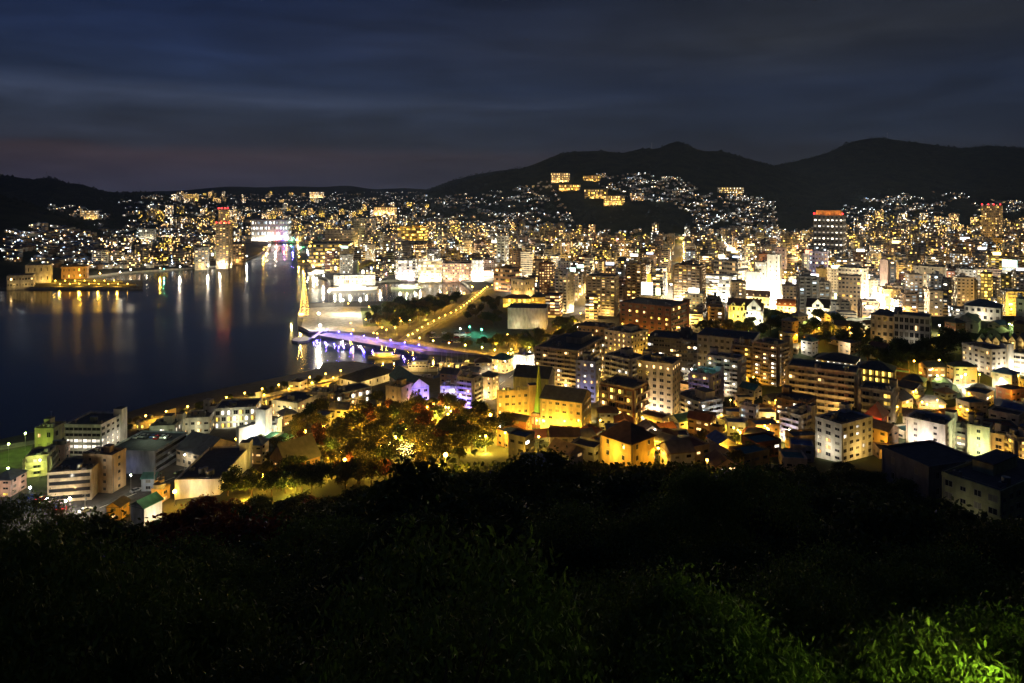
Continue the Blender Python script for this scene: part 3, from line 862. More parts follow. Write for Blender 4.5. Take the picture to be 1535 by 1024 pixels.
HB('office_building', 'office', 'low pavilion with a wide dark flat roof above the tree-lined avenue', 820, 856, 868, 532, 512, 2, 'strip', 'grey', .3, 'w', phi=16, pent=0)
hM = HB('museum', 'museum', 'grey windowless museum block floating over a bright glass ground floor', 761, 819, 823, 494, 464, 4, 'blank', 'pale grey', 0, shop='y', phi=3, dep=40, pent=0, clutter=0, ref='the grey museum block', flood=[((1, .78, .4), 420, 'F')])
# --- right-hand hill
HB('apartment_building', 'apartment block', 'very long seven-storey block of concrete bays with four lit windows', 1180, 1284, 1295, 628, 562, 7, 'balc', 'tan', .06, 'wc', phi=4, dep=16, ref='the long concrete block', trim='beige', flood=[(WARM, 700, 'F')], pent=0)
HB('apartment_building', 'apartment block', 'shorter four-storey wing at the downhill end of the long concrete block', 1290, 1338, 1346, 634, 590, 4, 'balc', 'tan', .08, 'wy', phi=6, dep=15, trim='beige', flood=[(WARM, 600, 'F')], pent=0)
HB('school_building', 'school', 'three-storey gallery building with every classroom window glowing yellow', 1283, 1340, 1346, 590, 558, 3, 'grid', 'ochre', 1, 'y', phi=4, dep=18, ref='the glowing gallery building', pent=0, roof='dark', rooftype='hip', rise=3)
HB('school_building', 'school', 'upper gallery wing with a row of glowing yellow panes under a dark roof', 1222, 1282, 1288, 570, 545, 2, 'grid', 'ochre', .9, 'yc', phi=8, dep=18, pent=0, roof='dark', rooftype='hip', rise=3)
hW = HB('office_building', 'office', 'plain white windowless-looking block floodlit at the foot of the hill', 1358, 1417, 1432, 686, 641, 5, 'sparse', 'white', .0, phi=14, pent=0, ref='the floodlit white block', flood=[((1, .86, .7), 1500, 'F'), (PEACH, 160, 'R')])
HB('apartment_building', 'apartment block', 'grey stairwell flats with lit landings tucked beside the floodlit white block', 1430, 1452, 1456, 680, 647, 4, 'balc', 'grey', .4, 'cw', phi=10)
HB('apartment_building', 'apartment block', 'pale yellow-green house block with a bright lamp at its foot', 1450, 1484, 1488, 688, 645, 4, 'sparse', 'cream', .1, phi=6, flood=[((.85, 1, .45), 1100, 'F')], ref='the yellow-green block')
HB('apartment_building', 'apartment block', 'cream four-storey flats with plain wall at the photo edge', 1484, 1510, 1514, 700, 657, 4, 'win', 'cream', .2, 'w', phi=10, flood=[(WARM, 300, 'F')])
HB('apartment_building', 'apartment block', 'cream balcony flats with orange lit galleries at the frame edge', 1509, 1524, 1550, 706, 660, 5, 'balc', 'cream', .6, 'wy', flood=[(AMBER, 400, 'F'), (WARM, 400, 'R')])
HB('apartment_building', 'apartment block', 'white five-storey flats on the hill with one floodlit white side', 1442, 1486, 1516, 566, 527, 5, 'win', 'white', .06, 'w', phi=40, roof='brown', flood=[(WHITE_, 1100, 'R'), (WHITE_, 450, 'F')], ref='the white hillside flats')
HB('apartment_building', 'apartment block', 'white block with black window bands beside the white hillside flats', 1515, 1545, 1556, 566, 535, 4, 'strip', 'white', 0, phi=10, flood=[(WHITE_, 1500, 'F')])
HB('school_building', 'school', 'white two-storey school with pedimented ends on the hilltop', 1445, 1500, 1504, 484, 462, 2, 'win', 'white', .08, 'w', phi=3, dep=18, roof='slate', rooftype='hip', rise=4, ref='the white pedimented school', flood=[(WHITE_, 900, 'F')])
HB('school_building', 'school', 'tall white school wing cut by the frame edge', 1523, 1550, 1560, 492, 452, 4, 'win', 'white', .05, 'w', phi=6, flood=[(WHITE_, 500, 'F')])
HB('school_building', 'school', 'dark main school building with four rows of windows above the playing field', 1340, 1394, 1400, 522, 478, 4, 'grid', 'pale grey', .04, 'w', phi=3, dep=20, ref='the dark main school', roof='slate', flood=[(WHITE_, 120, 'F')], pent=0)
HB('school_building', 'school', 'cream school wing at the uphill end of the dark main school', 1305, 1340, 1346, 520, 474, 4, 'win', 'beige', .03, 'w', phi=12, roof='slate', rooftype='hip', rise=3, flood=[(WARM, 200, 'F')])
HB('school_building', 'school', 'low pale gym with a gabled roof beyond the dark main school', 1428, 1466, 1472, 500, 483, 1, 'sparse', 'pale grey', 0, phi=6, rooftype='gable', roof='slate')
# floodlit gabled houses on the ridge
GB = [(1091, 1140, 1146, 482, 460, 'front gabled mission house lit yellow with three steep gables'), (1096, 1154, 1160, 462, 446, 'rear gabled mission house with a row of lit dormers'),
      (1117, 1143, 1147, 486, 466, 'white gable chapel front blown out by a floodlight'), (1164, 1214, 1219, 476, 461, 'long orange-roofed school house with six dark dormers'), (1209, 1243, 1248, 482, 462, 'white school house with a big central gable, dazzlingly floodlit')]
for i, (a, b, c, d, e, lb) in enumerate(GB):
    o, P, th, w1, w2, h = HB('mission_house', 'school house', lb, a, b, c, d, e, 2, 'win', 'white', .25 if i != 2 else .05, 'wy', phi=4, dep=13, roof='rust' if i == 3 else 'brown', rooftype='gable', rise=5.5,
                             ref={0: 'the yellow gabled mission house', 4: 'the dazzling white school house'}.get(i), flood=[((1, .70, .08), 2600, 'F')] if i < 2 else ([((1, .42, .08), 1500, 'F')] if i == 3 else [((1, .92, .6), 5200, 'F')]))
    ng = {0: 3, 1: 6, 2: 1, 3: 6, 4: 1}[i]
    gw = {0: 4.0, 1: 2.2, 2: w1 * .8, 3: 2.0, 4: w1 * .5}[i]
    for k in range(ng):
        g = MB(); x = (k + .5) / ng * w1 - w1 / 2; gh = gw * .55
        y0 = -w2 / 2 - .25; zb = h - .2; y1 = 0 if ng < 4 else -w2 * .12
        if ng > 3: y0 = -w2 / 2 + 1.0; zb = h + .8
        g.poly([(x - gw / 2, y0, zb), (x + gw / 2, y0, zb), (x + gw / 2, y0, zb + gh * .5), (x, y0, zb + gh * 1.5), (x - gw / 2, y0, zb + gh * .5)], wall('white'))
        for s in (-1, 1):
            g.poly([(x + s * (gw / 2 + .25), y0 - .3, zb + gh * .42), (x, y0 - .3, zb + gh * 1.55), (x, y1, zb + gh * 1.55), (x + s * (gw / 2 + .25), y1, zb + gh * .42)], roofm('brown'))
            g.poly([(x + s * gw / 2, y0, zb), (x + s * gw / 2, y1, zb), (x + s * gw / 2, y1, zb + gh * .5), (x + s * gw / 2, y0, zb + gh * .5)], wall('white'))
        g.poly([(x - gw * .16, y0 - .03, zb + gh * .15), (x + gw * .16, y0 - .03, zb + gh * .15), (x + gw * .16, y0 - .03, zb + gh * .6), (x - gw * .16, y0 - .03, zb + gh * .6)], GLASS if i != 1 else LIT['y'])
        g.build('gable' if ng < 4 else 'dormer', o)
# terrace of arched white town houses
for k in range(7):
    x = 1464 + k * 12
    o, P, th, w1, w2, h = HB('town_house', 'town house', ['first', 'second', 'third', 'fourth', 'fifth', 'sixth', 'seventh'][k] + ' white arched-gable town house along the terrace, counted from the hillside trees', x, x + 10, x + 13, 528 - k * .5, 513 - k * .5, 2, 'win', 'white', .2, 'w', phi=4, dep=9, roof='slate', rooftype='gable', rise=2.5, group='arched town houses on the terrace', flood=[(WARM, 240, 'F')] if k % 2 == 0 else None)
# near right: white flats, shrine, dark roofs
HB('apartment_building', 'apartment block', 'white stepped five-storey flats with a terrace roof near the dark trees', 1222, 1262, 1308, 694, 640, 5, 'win', 'white', .12, 'wc', phi=34, ref='the white stepped flats', flood=[(WHITE_, 450, 'F'), (WARM, 450, 'R')])
HB('apartment_building', 'apartment block', 'small violet-white five-storey flats beside the dark red block', 1171, 1200, 1222, 668, 626, 5, 'balc', 'white', .2, 'wb', phi=30, flood=[((.6, .5, 1), 360, 'F')], trim='white')
HB('apartment_building', 'apartment block', 'dark maroon block with a few white windows above the violet flats', 1163, 1210, 1226, 652, 607, 6, 'win', 'brown', .14, 'cw', phi=16)
HB('apartment_building', 'apartment block', 'white three-storey corner house lit pale violet by the lane', 1108, 1132, 1138, 648, 614, 4, 'win', 'white', .2, 'cb', phi=20, flood=[((.8, .75, 1), 500, 'F')])
HB('shrine', 'shrine', 'red-lit shrine hall with a swept roof in a walled court', 1296, 1322, 1332, 650, 626, 1, 'win', 'red', .4, 'y', phi=14, roof='rust', rooftype='hip', rise=4.5, flood=[((1, .22, .05), 800, 'F')], ref='the red shrine')
HB('school_building', 'school', 'huge dark flat roof of a gymnasium in the near shade', 1322, 1392, 1470, 752, 704, 2, 'sparse', 'dark grey', 0, phi=42, pent=0, clutter=0, ref='the huge dark roof')
HB('school_building', 'school', 'dim olive school block with banded windows in the near corner', 1412, 1500, 1580, 800, 742, 3, 'win', 'olive', 0, 'w', phi=24, pent=3, ref='the dim olive school', flood=[((1, .9, .55), 60, 'F')])
HB('house', 'house', 'amber-lit hall under a large dark hip roof by the garden lamps', 900, 946, 981, 700, 666, 2, 'sparse', 'ochre', .1, 'y', roof='brown', rooftype='hip', phi=38, rise=4.5, flood=[((1, .6, .08), 1500, 'F'), (AMBER, 300, 'R')], ref='the amber hip-roofed hall')
HB('cabin', 'cabin', 'narrow dark timber cabin standing tall above the lane', 1064, 1078, 1083, 676, 644, 3, 'blank', 'brown', 0, pent=0, clutter=0, flood=[(AMBER, 120, 'F')])
HB('house', 'house', 'long low house with a dark church-like roof in the park trees', 404, 430, 480, 712, 698, 1, 'win', 'brown', .1, roof='dark', rooftype='gable', phi=60, rise=7, flood=[(AMBER, 50, 'F')], ref='the long church-like roof')
HB('house', 'house', 'tan colonial bungalow with a broad hip roof among lit trees', 546, 566, 580, 652, 640, 1, 'win', 'cream', .3, 'y', roof='tan', rooftype='hip', flood=[(AMBER, 500, 'FR'), (WARM, 200, 'T')], ref='the tan bungalow')
HB('house', 'house', 'cream villa with lit verandas just below the brick terrace', 548, 563, 571, 622, 607, 2, 'win', 'cream', .7, 'y', rooftype='hip', flood=[(WARM, 500, 'F')])
HB('house', 'house', 'dark-roofed villa with a bright gable and white chimney in the garden', 676, 702, 714, 662, 647, 1, 'win', 'white', .4, 'y', roof='brown', rooftype='hip', rise=4, flood=[((1, .7, .15), 900, 'F')], ref='the garden villa')

# church with a green spire in front of the orange hotel
P, th, w1, w2, h = box3(796, 812, 822, 642, 622, 20)
rt = thing('church', 'brick church with a tall green spire and a lopsided green-lit tent roof', 'church', P, -th)
m = MB(); m.box(-w1 / 2, w1 / 2, -w2 / 2, w2 / 2, -5, h, wall('brick'), bottom=False)
for k, fc in faces_of(w1, w2, 'FR'):
    for q in range(3): quad_on(m, fc, (q + .5) * fc[2] / 3, 1.5, 1.0, 3.2, .03, LIT['y'])
m.build('wall', rt)
sp_ = MB(); gm = material('copper_green', (.20, .26, .05), .7, .2)
hs = (642 - 545) / F * P[1]
bs = w1 * .46
for a, b in ((h, h + (hs - h) * .45), (h + (hs - h) * .45, hs)):
    r0 = bs * (1 - (a - h) / (hs - h)) + .1; r1 = bs * (1 - (b - h) / (hs - h)) * (1 if b < hs else 0) + .05
    sp_.tube((-w1 * .1, 0, a), (-w1 * .1, 0, b), r0, r1, gm, 6)
sp_.build('spire', rt)
rf = MB(); px_ = (848 - 812) / F * P[1]
A_ = (w1 / 2, -w2 / 2, h * .1); B_ = (w1 / 2 + px_ * 1.0, -w2 * .4, -1.0); D_ = (w1 / 2 + px_ * .5, w2 * .1, h + 4.5); E_ = (w1 / 2, w2 * .2, h + 3.0); G_ = (w1 / 2 + px_, w2 * .6, -1.)
rf.poly([A_, B_, D_, E_], gm); rf.poly([B_, G_, D_], gm); rf.poly([E_, D_, G_, (w1 / 2, w2 / 2, 0)], gm)
rf.build('roof', rt)
light(local(P, th, w1 * .9, -w2 / 2 - 7, 2), (.75, .9, .1), 900); light(local(P, th, -w1 * .2, -w2 / 2 - 5, 2), (1, .5, .1), 500)
light(local(P, th, -w1 * .1, -w2 / 2 - 1.0, h + 1.5), (.6, .9, .2), 220)
FOOT.append((P[0], P[1], 14)); REFS.append((P[0], P[1], 'the green-spired church'))

# ------------------------------------------------------------------ downtown landmarks
HB('apartment_building', 'apartment tower', 'white slab tower with a blank end wall and slit windows beside the bus street', 832, 850, 860, 470, 410, 13, 'balc', 'white', .05, 'w', phi=34, side='sparse', ref='the white slab tower', flood=[(WARM, 1800, 'FR')])
HB('apartment_building', 'apartment block', 'broad amber-windowed apartment block beside the white slab tower', 880, 922, 926, 474, 416, 14, 'balc', 'tan', .35, 'wwy', phi=8, trim='beige', flood=[(WARM, 1500, 'F')])
HB('apartment_building', 'apartment tower', 'tall cream apartment tower with a brown stair core and warm windows', 939, 961, 967, 472, 397, 17, 'balc', 'cream', .3, 'wwy', phi=18, trim='brown', ref='the cream stair-core tower', flood=[(AMBER, 2200, 'F')])
HB('apartment_building', 'apartment tower', 'widest dark apartment tower spangled with amber and white windows', 1010, 1050, 1057, 468, 400, 16, 'balc', 'brown', .45, 'wwyc', phi=12, trim='tan', ref='the spangled dark tower')
oS = HB('office_building', 'office', 'cream office block carrying a glowing white billboard and an orange fin', 958, 990, 994, 478, 446, 5, 'small', 'cream', .3, 'w', phi=10, pent=0, flood=[((1, .75, .3), 2500, 'F')], ref='the white billboard')
b = MB(); b.box(-oS[3] * .45, oS[3] * .08, -1, -.4, oS[5] + 1, oS[5] + 13, METAL); b.poly([(-oS[3] * .45, -1.05, oS[5] + 1), (oS[3] * .08, -1.05, oS[5] + 1), (oS[3] * .08, -1.05, oS[5] + 13), (-oS[3] * .45, -1.05, oS[5] + 13)], glow('billboard_white', (1, .97, .85), 7)); b.build('billboard', oS[0])
b = MB(); b.box(oS[3] * .22, oS[3] * .44, -1, -.4, oS[5] + 1, oS[5] + 8, glow('billboard_lime', (.9, 1, .35), 5)); b.build('billboard', oS[0])
b = MB(); b.box(-oS[3] * .2, -oS[3] * .02, .5, 1.2, oS[5] + 8, oS[5] + 21, glow('fin_orange', (1, .5, .02), 1.6)); b.build('sign_fin', oS[0])
HB('store_building', 'store', 'white department store with a curved front, brightly lit below the hillside', 1053, 1098, 1104, 454, 416, 7, 'strip', 'white', .5, 'cc', phi=16, flood=[(WHITE_, 4500, 'F'), (WHITE_, 2500, 'R')], ref='the curved white store', pent=0)
HB('office_building', 'office', 'long beige office with pale floor bands behind the curved white store', 1070, 1106, 1122, 446, 394, 7, 'strip', 'beige', .1, 'w', phi=38, flood=[(WARM, 2500, 'R')])
oC = HB('city_hall', 'office tower', 'dark slab tower with seven rows of white windows, orange crown and red beacons', 1219, 1264, 1270, 398, 324, 16, 'sparse', 'dark grey', .0, 'c', phi=6, litrows=[2, 4, 6, 8, 10, 12, 14], ref='the red-beaconed slab tower', flood=[], pent=0)
b = MB(); hh = oC[5]; b.box(-oC[3] * .42, oC[3] * .42, -oC[4] * .3, oC[4] * .3, hh + .2, hh + 9, wall('ochre')); b.build('crown', oC[0])
for s in (-.35, 0, .35): light(local(oC[1], oC[2], s * oC[3], -oC[4] * .45, hh + 2), (1, .35, .12), 500)
oT = HB('apartment_tower', 'apartment tower', 'tallest hillside apartment tower, beige with red beacons along its roof', 1471, 1500, 1505, 372, 309, 18, 'win', 'tan', .4, 'wwy', phi=8, ref='the beige red-lit tower', flood=[(WARM, 2500, 'F'), (WARM, 1800, 'R')], pent=0)
oH = HB('apartment_tower', 'apartment tower', 'tall waterfront twin-tier tower with warm windows and two rows of red beacons', 324, 343, 349, 400, 336, 24, 'balc', 'tan', .4, 'wwy', phi=18, ref='the red-beaconed waterfront tower', flood=[(WHITE_, 16000, 'F'), (WHITE_, 6000, 'R')], pent=0)
b = MB(); a1, a2 = oH[3] * .36, oH[4] * .36; b.box(-a1, a1, -a2, a2, oH[5], oH[5] + 24, wall('tan'))
for k, fc in faces_of(a1 * 2, a2 * 2, 'FRL'): facade((fc[0], fc[1], fc[2], fc[3], fc[4]), 'win', 7, 24, .4, 'wy', random.Random(4), b, None, False, [0], wall('beige'), 0)
for i, p in enumerate(b.v):
    if p[2] < oH[5] - .5: b.v[i] = (p[0], p[1], p[2] + oH[5])
b.build('upper_tier', oH[0])


def beacons(o, pts, r=1.0, m=G_RED):
    for p in pts:
        q = MB(); q.tube((p[0], p[1], p[2] - 1.8), p, .2, .2, METAL, 5); q.ball(p, r, m, 8, 5); q.build('beacon', o)


for o, P, th, w1, w2, h in (oC, oT):
    beacons(o, [(s * w1 * .47, -w2 * .45, h + 3.5) for s in ((-1, 1) if o is oC[0] else (-1, -.3, .3, 1))], 1.5)
beacons(oH[0], [(s * oH[3] * .5, -oH[4] * .45, oH[5] + 2.5) for s in (-1, -.3, .4, 1)], 1.3)
beacons(oH[0], [(s * oH[3] * .36, -oH[4] * .3, oH[5] + 26.5) for s in (-1, -.3, .4, 1)], 1.3)
oP = HB('office_building', 'office', 'dark striped eight-storey office slab in front of the amber-crowned block', 603, 640, 646, 392, 363, 8, 'strip', 'dark grey', .1, 'cw', phi=10, ref='the dark striped slab', pent=0)
HB('government_building', 'office', 'wide amber-crowned block glowing behind the dark striped slab', 596, 636, 643, 380, 342, 9, 'strip', 'ochre', .5, 'yy', phi=10, flood=[(AMBER, 9000, 'F'), (AMBER, 9000, 'T')], ref='the amber-crowned block')
HB('hotel', 'hotel', 'tall grey ribbed hotel slab above the station dome', 528, 556, 564, 376, 328, 14, 'win', 'grey', .12, 'w', phi=18, flood=[(WARM, 1500, 'F')], ref='the grey ribbed hotel')
HB('station_building', 'station', 'long beige slab with a blazing yellow end wall beside the ribbed hotel', 487, 528, 538, 380, 346, 9, 'small', 'beige', .1, 'w', phi=16, flood=[((1, .75, .25), 14000, 'R'), (WARM, 1500, 'F')], ref='the beige slab with blazing end')
# the white shopping mall on the inlet quay
HB('shopping_mall', 'mall', 'pale banded end block of the harbour mall with pinkish light', 593, 622, 626, 419, 391, 6, 'strip', 'white', .5, 'cc', phi=8, flood=[((1, .75, .8), 2600, 'F')], pent=0)
HB('shopping_mall', 'mall', 'central cream part of the harbour mall with bright floor bands', 627, 662, 666, 420, 392, 6, 'strip', 'cream', .8, 'cw', phi=3, dep=40, flood=[((1, .88, .6), 5500, 'F'), (WHITE_, 9000, 'T')], ref='the bright harbour mall', pent=0)
HB('shopping_mall', 'mall', 'pinkish gridded hotel part of the harbour mall with even small windows', 664, 706, 711, 420, 396, 6, 'win', 'pink', .4, 'ww', phi=3, dep=34, flood=[(PEACH, 1500, 'F')])
HB('shopping_mall', 'mall', 'white corner of the harbour mall swallowed by floodlights', 708, 722, 728, 422, 391, 6, 'grid', 'white', .8, 'c', phi=10, flood=[(WHITE_, 14000, 'FR')], pent=0)
HB('apartment_building', 'apartment tower', 'narrow blue-white striped tower with an orange-lit side', 745, 757, 762, 424, 355, 16, 'balc', 'white', .15, 'bb', phi=24, trim='white', flood=[(COOL, 5000, 'F'), ((1, .55, .05), 9000, 'R')], ref='the blue-white striped tower')
HB('government_building', 'office', 'terraced office stepping down to the river bridge with long lit decks', 463, 522, 532, 400, 366, 6, 'strip', 'dark grey', .5, 'wy', phi=8, dep=60, ref='the terraced river office', pent=0, flood=[(WARM, 2600, 'F')])
HB('ferry_terminal', 'terminal', 'low white ferry terminal with a long lit window band on the inlet', 500, 562, 566, 424, 413, 2, 'grid', 'white', .9, 'cw', phi=2, dep=16, flood=[(WHITE_, 1800, 'F')], pent=0, ref='the white ferry terminal')
HB('office_building', 'office', 'brown flat-roofed office beside the small inlet park', 740, 764, 782, 438, 404, 5, 'strip', 'brown', .2, 'w', phi=40, flood=[(PEACH, 2500, 'FR')])
HB('office_building', 'office', 'cream gabled-roof office with uplit walls by the old trading post', 766, 784, 801, 450, 421, 3, 'win', 'cream', .4, 'ww', phi=44, roof='slate', pent=2.5, flood=[(WARM, 2500, 'FR')])
HB('merchant_house', 'museum', 'long yellow-lit gallery of the old trading post behind the car park', 754, 796, 800, 462, 448, 2, 'grid', 'ochre', .9, 'yy', phi=2, dep=12, roof='brown', rooftype='hip', flood=[((1, .7, .1), 2000, 'F')])
HB('merchant_house', 'museum', 'small hip-roofed yellow trading house beside the long gallery', 796, 818, 824, 464, 446, 2, 'win', 'ochre', .8, 'yy', phi=10, dep=12, roof='dark', rooftype='hip', flood=[((1, .7, .1), 1500, 'F')])
HB('hotel', 'hotel', 'large beige hotel with a lit cornice and regular small windows', 1256, 1299, 1304, 462, 404, 10, 'win', 'beige', .12, 'w', phi=5, flood=[((1, .8, .5), 3200, 'F'), ((1, .8, .5), 2500, 'T')], ref='the large beige hotel', pent=4)
HB('hotel', 'hotel', 'tan hotel with a column of yellow stair windows in front of the beige one', 1256, 1290, 1294, 474, 416, 9, 'win', 'tan', .06, 'y', phi=4, dep=14, flood=[(WARM, 900, 'F')])
HB('office_building', 'office', 'bright yellow office front between dark neighbours', 1223, 1238, 1241, 462, 404, 9, 'blank', 'ochre', 0, phi=6, flood=[((1, .8, .03), 6500, 'F')], ref='the bright yellow office')
HB('office_building', 'office', 'pale block glowing blue-white with blank sides', 1132, 1147, 1150, 452, 395, 9, 'small', 'white', .3, 'b', phi=6, flood=[((.6, .7, 1), 1600, 'F')], ref='the blue-white block')
HB('office_building', 'office', 'white office block with a glaring roof lamp', 1150, 1169, 1173, 450, 384, 10, 'sparse', 'white', .1, 'c', phi=8, flood=[(WHITE_, 1300, 'F'), (WHITE_, 3000, 'T')])
HB('hotel', 'hotel', 'lilac-lit twin-bodied hotel with paired balconies', 1213, 1240, 1244, 436, 379, 9, 'win', 'purple', .3, 'bw', phi=5, flood=[((.7, .5, 1), 3500, 'F')], ref='the lilac hotel')
HB('office_building', 'office', 'pink-lit office block with a red side sign', 1161, 1177, 1182, 430, 373, 10, 'win', 'pink', .2, 'w', phi=8, flood=[((1, .3, .35), 3000, 'F')])
HB('store_building', 'store', 'squat white cube of a store glaring over the chapel trees', 1117, 1139, 1143, 452, 409, 6, 'blank', 'white', 0, phi=8, pent=0, flood=[(WHITE_, 2400, 'F')])
HB('apartment_building', 'apartment block', 'black twin-fronted apartment block with vertical brown strips on the hill', 1413, 1462, 1470, 472, 422, 10, 'balc', 'black', .22, 'wyc', phi=4, dep=16, trim='dark grey', ref='the black hillside block')
HB('apartment_building', 'apartment block', 'narrow block with a glowing yellow stairwell beside the black one', 1470, 1486, 1489, 462, 411, 10, 'grid', 'ochre', .85, 'yy', phi=4, dep=14)
HB('apartment_building', 'apartment block', 'dim block whose two stair columns glow yellow at the frame edge', 1500, 1520, 1524, 458, 414, 9, 'win', 'olive', .5, 'y', phi=4, dep=14)
oG = HB('store_building', 'store', 'white store under a broad luminous pale green sign band', 1502, 1525, 1530, 440, 402, 6, 'strip', 'white', .6, 'cb', phi=5, flood=[((.85, 1, .95), 7000, 'F')])
b = MB(); b.box(-oG[3] * .48, oG[3] * .48, -oG[4] / 2 - .5, -oG[4] / 2 + .5, oG[5] + 1, oG[5] + 9, glow('sign_mint', (.7, 1, .85), 4)); b.build('sign', oG[0])
HB('office_building', 'office', 'cream stepped courtyard building lit pale along its base', 1369, 1416, 1422, 452, 402, 8, 'sparse', 'cream', .1, 'w', phi=4, flood=[((1, .88, .6), 4500, 'F')], ref='the cream courtyard building')
HB('office_building', 'office', 'narrow pinkish windowless tower beside the bright avenue', 1319, 1331, 1334, 450, 391, 10, 'blank', 'pink', 0, phi=8, flood=[(PEACH, 2500, 'F')])
# a rainbow-lit dome and a sloping-roofed hall on the inlet
X, Y, Z = gp(552, 410)
dm = thing('event_dome', 'orange and olive lit ribbed dome hall beside the ferry terminal', 'event hall', (X, Y, Z))
m = MB(); R_ = 18 / F * Y
for i in range(14):
    for j in range(5):
        a0, a1 = math.pi * 2 * i / 14, math.pi * 2 * (i + 1) / 14; e0, e1 = math.pi / 2 * j / 5, math.pi / 2 * (j + 1) / 5
        f = lambda a, e: (R_ * math.cos(a) * math.cos(e), R_ * .7 * math.sin(a) * math.cos(e), R_ * 1.15 * math.sin(e))
        m.poly([f(a0, e0), f(a1, e0), f(a1, e1), f(a0, e1)], wall('ochre'))
m.build('dome_shell', dm)
light((X - 12, Y - 24, Z + 20), (1, .35, .02), 9000); light((X + 10, Y - 22, Z + 3), (.7, .8, .05), 5000)
FOOT.append((X, Y, R_)); REFS.append((X, Y, 'the orange dome'))
P, th, w1, w2, h = box3(503, 536, 540, 414, 402, 4, dep=20)
wd = thing('wedge_hall', 'wedge-shaped grey hall whose roof rises towards the orange dome', 'hall', P, -th)
m = MB(); pts = [(-w1 / 2, 0), (w1 / 2, 0), (w1 / 2, 24), (w1 * .05, 14), (-w1 / 2, 2)]
m.poly([(x, -w2 / 2, z) for x, z in pts], wall('grey')); m.poly([(x, w2 / 2, z) for x, z in reversed(pts)], wall('grey'))
for i in range(5):
    a, b2 = pts[i], pts[(i + 1) % 5]; m.poly([(a[0], -w2 / 2, a[1]), (a[0], w2 / 2, a[1]), (b2[0], w2 / 2, b2[1]), (b2[0], -w2 / 2, b2[1])], wall('grey'))
m.build('wall', wd); FOOT.append((P[0], P[1], 22))
# the spoked wheel of light above the bright avenue is a lit ring sign on a roof
# mid-distance institutions on the hillside under the peak
for a in [('school_building', 'school', 'large lit school block highest on the slope under the peak', 826, 852, 858, 274, 260, 4, 'win', 'beige', .45, 'ww', 1800, 'the highest lit school'),
          ('school_building', 'school', 'low amber school row on the slope beside the highest school', 874, 899, 901, 273, 264, 2, 'win', 'ochre', .5, 'wy', 1600, None),
          ('hospital_building', 'hospital', 'amber terrace building with a long lit deck below the highest school', 838, 868, 873, 286, 277, 2, 'win', 'ochre', .5, 'wy', 1600, None),
          ('hotel', 'hotel', 'stepped amber hotel spilling down above the dark wooded knoll', 876, 908, 912, 298, 284, 4, 'balc', 'tan', .4, 'yw', 2000, 'the stepped amber hotel'),
          ('hotel', 'hotel', 'bright amber hotel wing right above the wooded knoll', 905, 934, 938, 308, 294, 4, 'win', 'tan', .5, 'yw', 1800, None),
          ('apartment_building', 'apartment block', 'reddish apartment block with white window rows above the knoll', 945, 964, 968, 302, 290, 5, 'strip', 'brick', .5, 'cw', 900, None),
          ('apartment_building', 'apartment block', 'lone row of amber and white flats on the dark slope under the saddle', 1075, 1112, 1116, 293, 281, 4, 'win', 'tan', .6, 'ywc', 1200, 'the lone flats under the saddle'),
          ('school_building', 'school', 'red-beaconed institute glowing peach in the far valley', 560, 592, 597, 322, 311, 3, 'grid', 'pink', .6, 'w', 9000, 'the peach far institute'),
          ('hospital_building', 'hospital', 'pale blue-white stadium-like hall blazing beyond the river', 376, 432, 438, 362, 330, 4, 'win', 'white', .6, 'cb', 2600, 'the blazing hall beyond the river'),
          ('apartment_building', 'apartment block', 'honey-lit estate block on the far left ridge', 272, 296, 304, 302, 291, 6, 'win', 'cream', .7, 'wy', 3500, None),
          ('apartment_building', 'apartment block', 'cluster block of warm windows on the left valley spur', 120, 146, 152, 330, 316, 5, 'win', 'cream', .7, 'cw', 1500, None),
          ('apartment_building', 'apartment block', 'far ridge block of pale windows straight above the terraced office', 464, 484, 489, 297, 288, 4, 'win', 'cream', .7, 'wc', 3500, None),
          ('hospital_building', 'hospital', 'wide white-lit hospital block on the left bank slope', 208, 232, 238, 362, 344, 5, 'win', 'white', .2, 'cw', 2500, None),
          ('factory', 'factory', 'large pale shipyard shed on the left wharf', 38, 76, 80, 424, 398, 2, 'sparse', 'pale grey', 0, 'w', 350, 'the pale shipyard shed'),
          ('factory', 'factory', 'low tan shipyard shed right at the left wharf edge', 10, 50, 55, 430, 413, 2, 'small', 'grey', .1, 'w', 300, None),
          ('factory', 'factory', 'dim gabled workshop between the sheds and the bright yard', 92, 130, 138, 418, 400, 2, 'sparse', 'brown', .2, 'y', 250, None),
          ('apartment_building', 'apartment block', 'left-bank slab block at the foot of the waterfront tower', 349, 366, 372, 394, 366, 9, 'balc', 'brown', .35, 'wwy', 2500, None),
          ('apartment_building', 'apartment block', 'grey left-bank block just seaward of the waterfront tower', 292, 312, 318, 402, 372, 9, 'balc', 'grey', .35, 'wwc', 2500, None)]:
    HB(a[0], a[1], a[2], *a[3:8], a[8], a[9], a[10], a[11], a[12], ref=a[14], phi=6, flood=[((WHITE_ if 'white' in a[10] else WARM), a[13], 'F')], pent=0, clutter=0)

# ------------------------------------------------------------------ the rest of the town
RNG = random.Random(77)
NUM = ['one', 'two', 'three', 'four', 'five', 'six', 'seven', 'eight', 'nine', 'ten', 'eleven', 'twelve', 'thirteen', 'fourteen', 'fifteen', 'sixteen']
USED = set()


def near_ref(x, y):
    best = min(REFS, key=lambda r: (r[0] - x) ** 2 + (r[1] - y) ** 2)
    dx, dy = x - best[0], y - best[1]
    rel = ('behind' if dy > 0 else 'in front of') if abs(dy) > abs(dx) * .8 else 'beside'
    return rel + ' ' + best[2]


def clear(x, y, r):
    return all((a - x) ** 2 + (b - y) ** 2 > (r + c) ** 2 for a, b, c in FOOT)


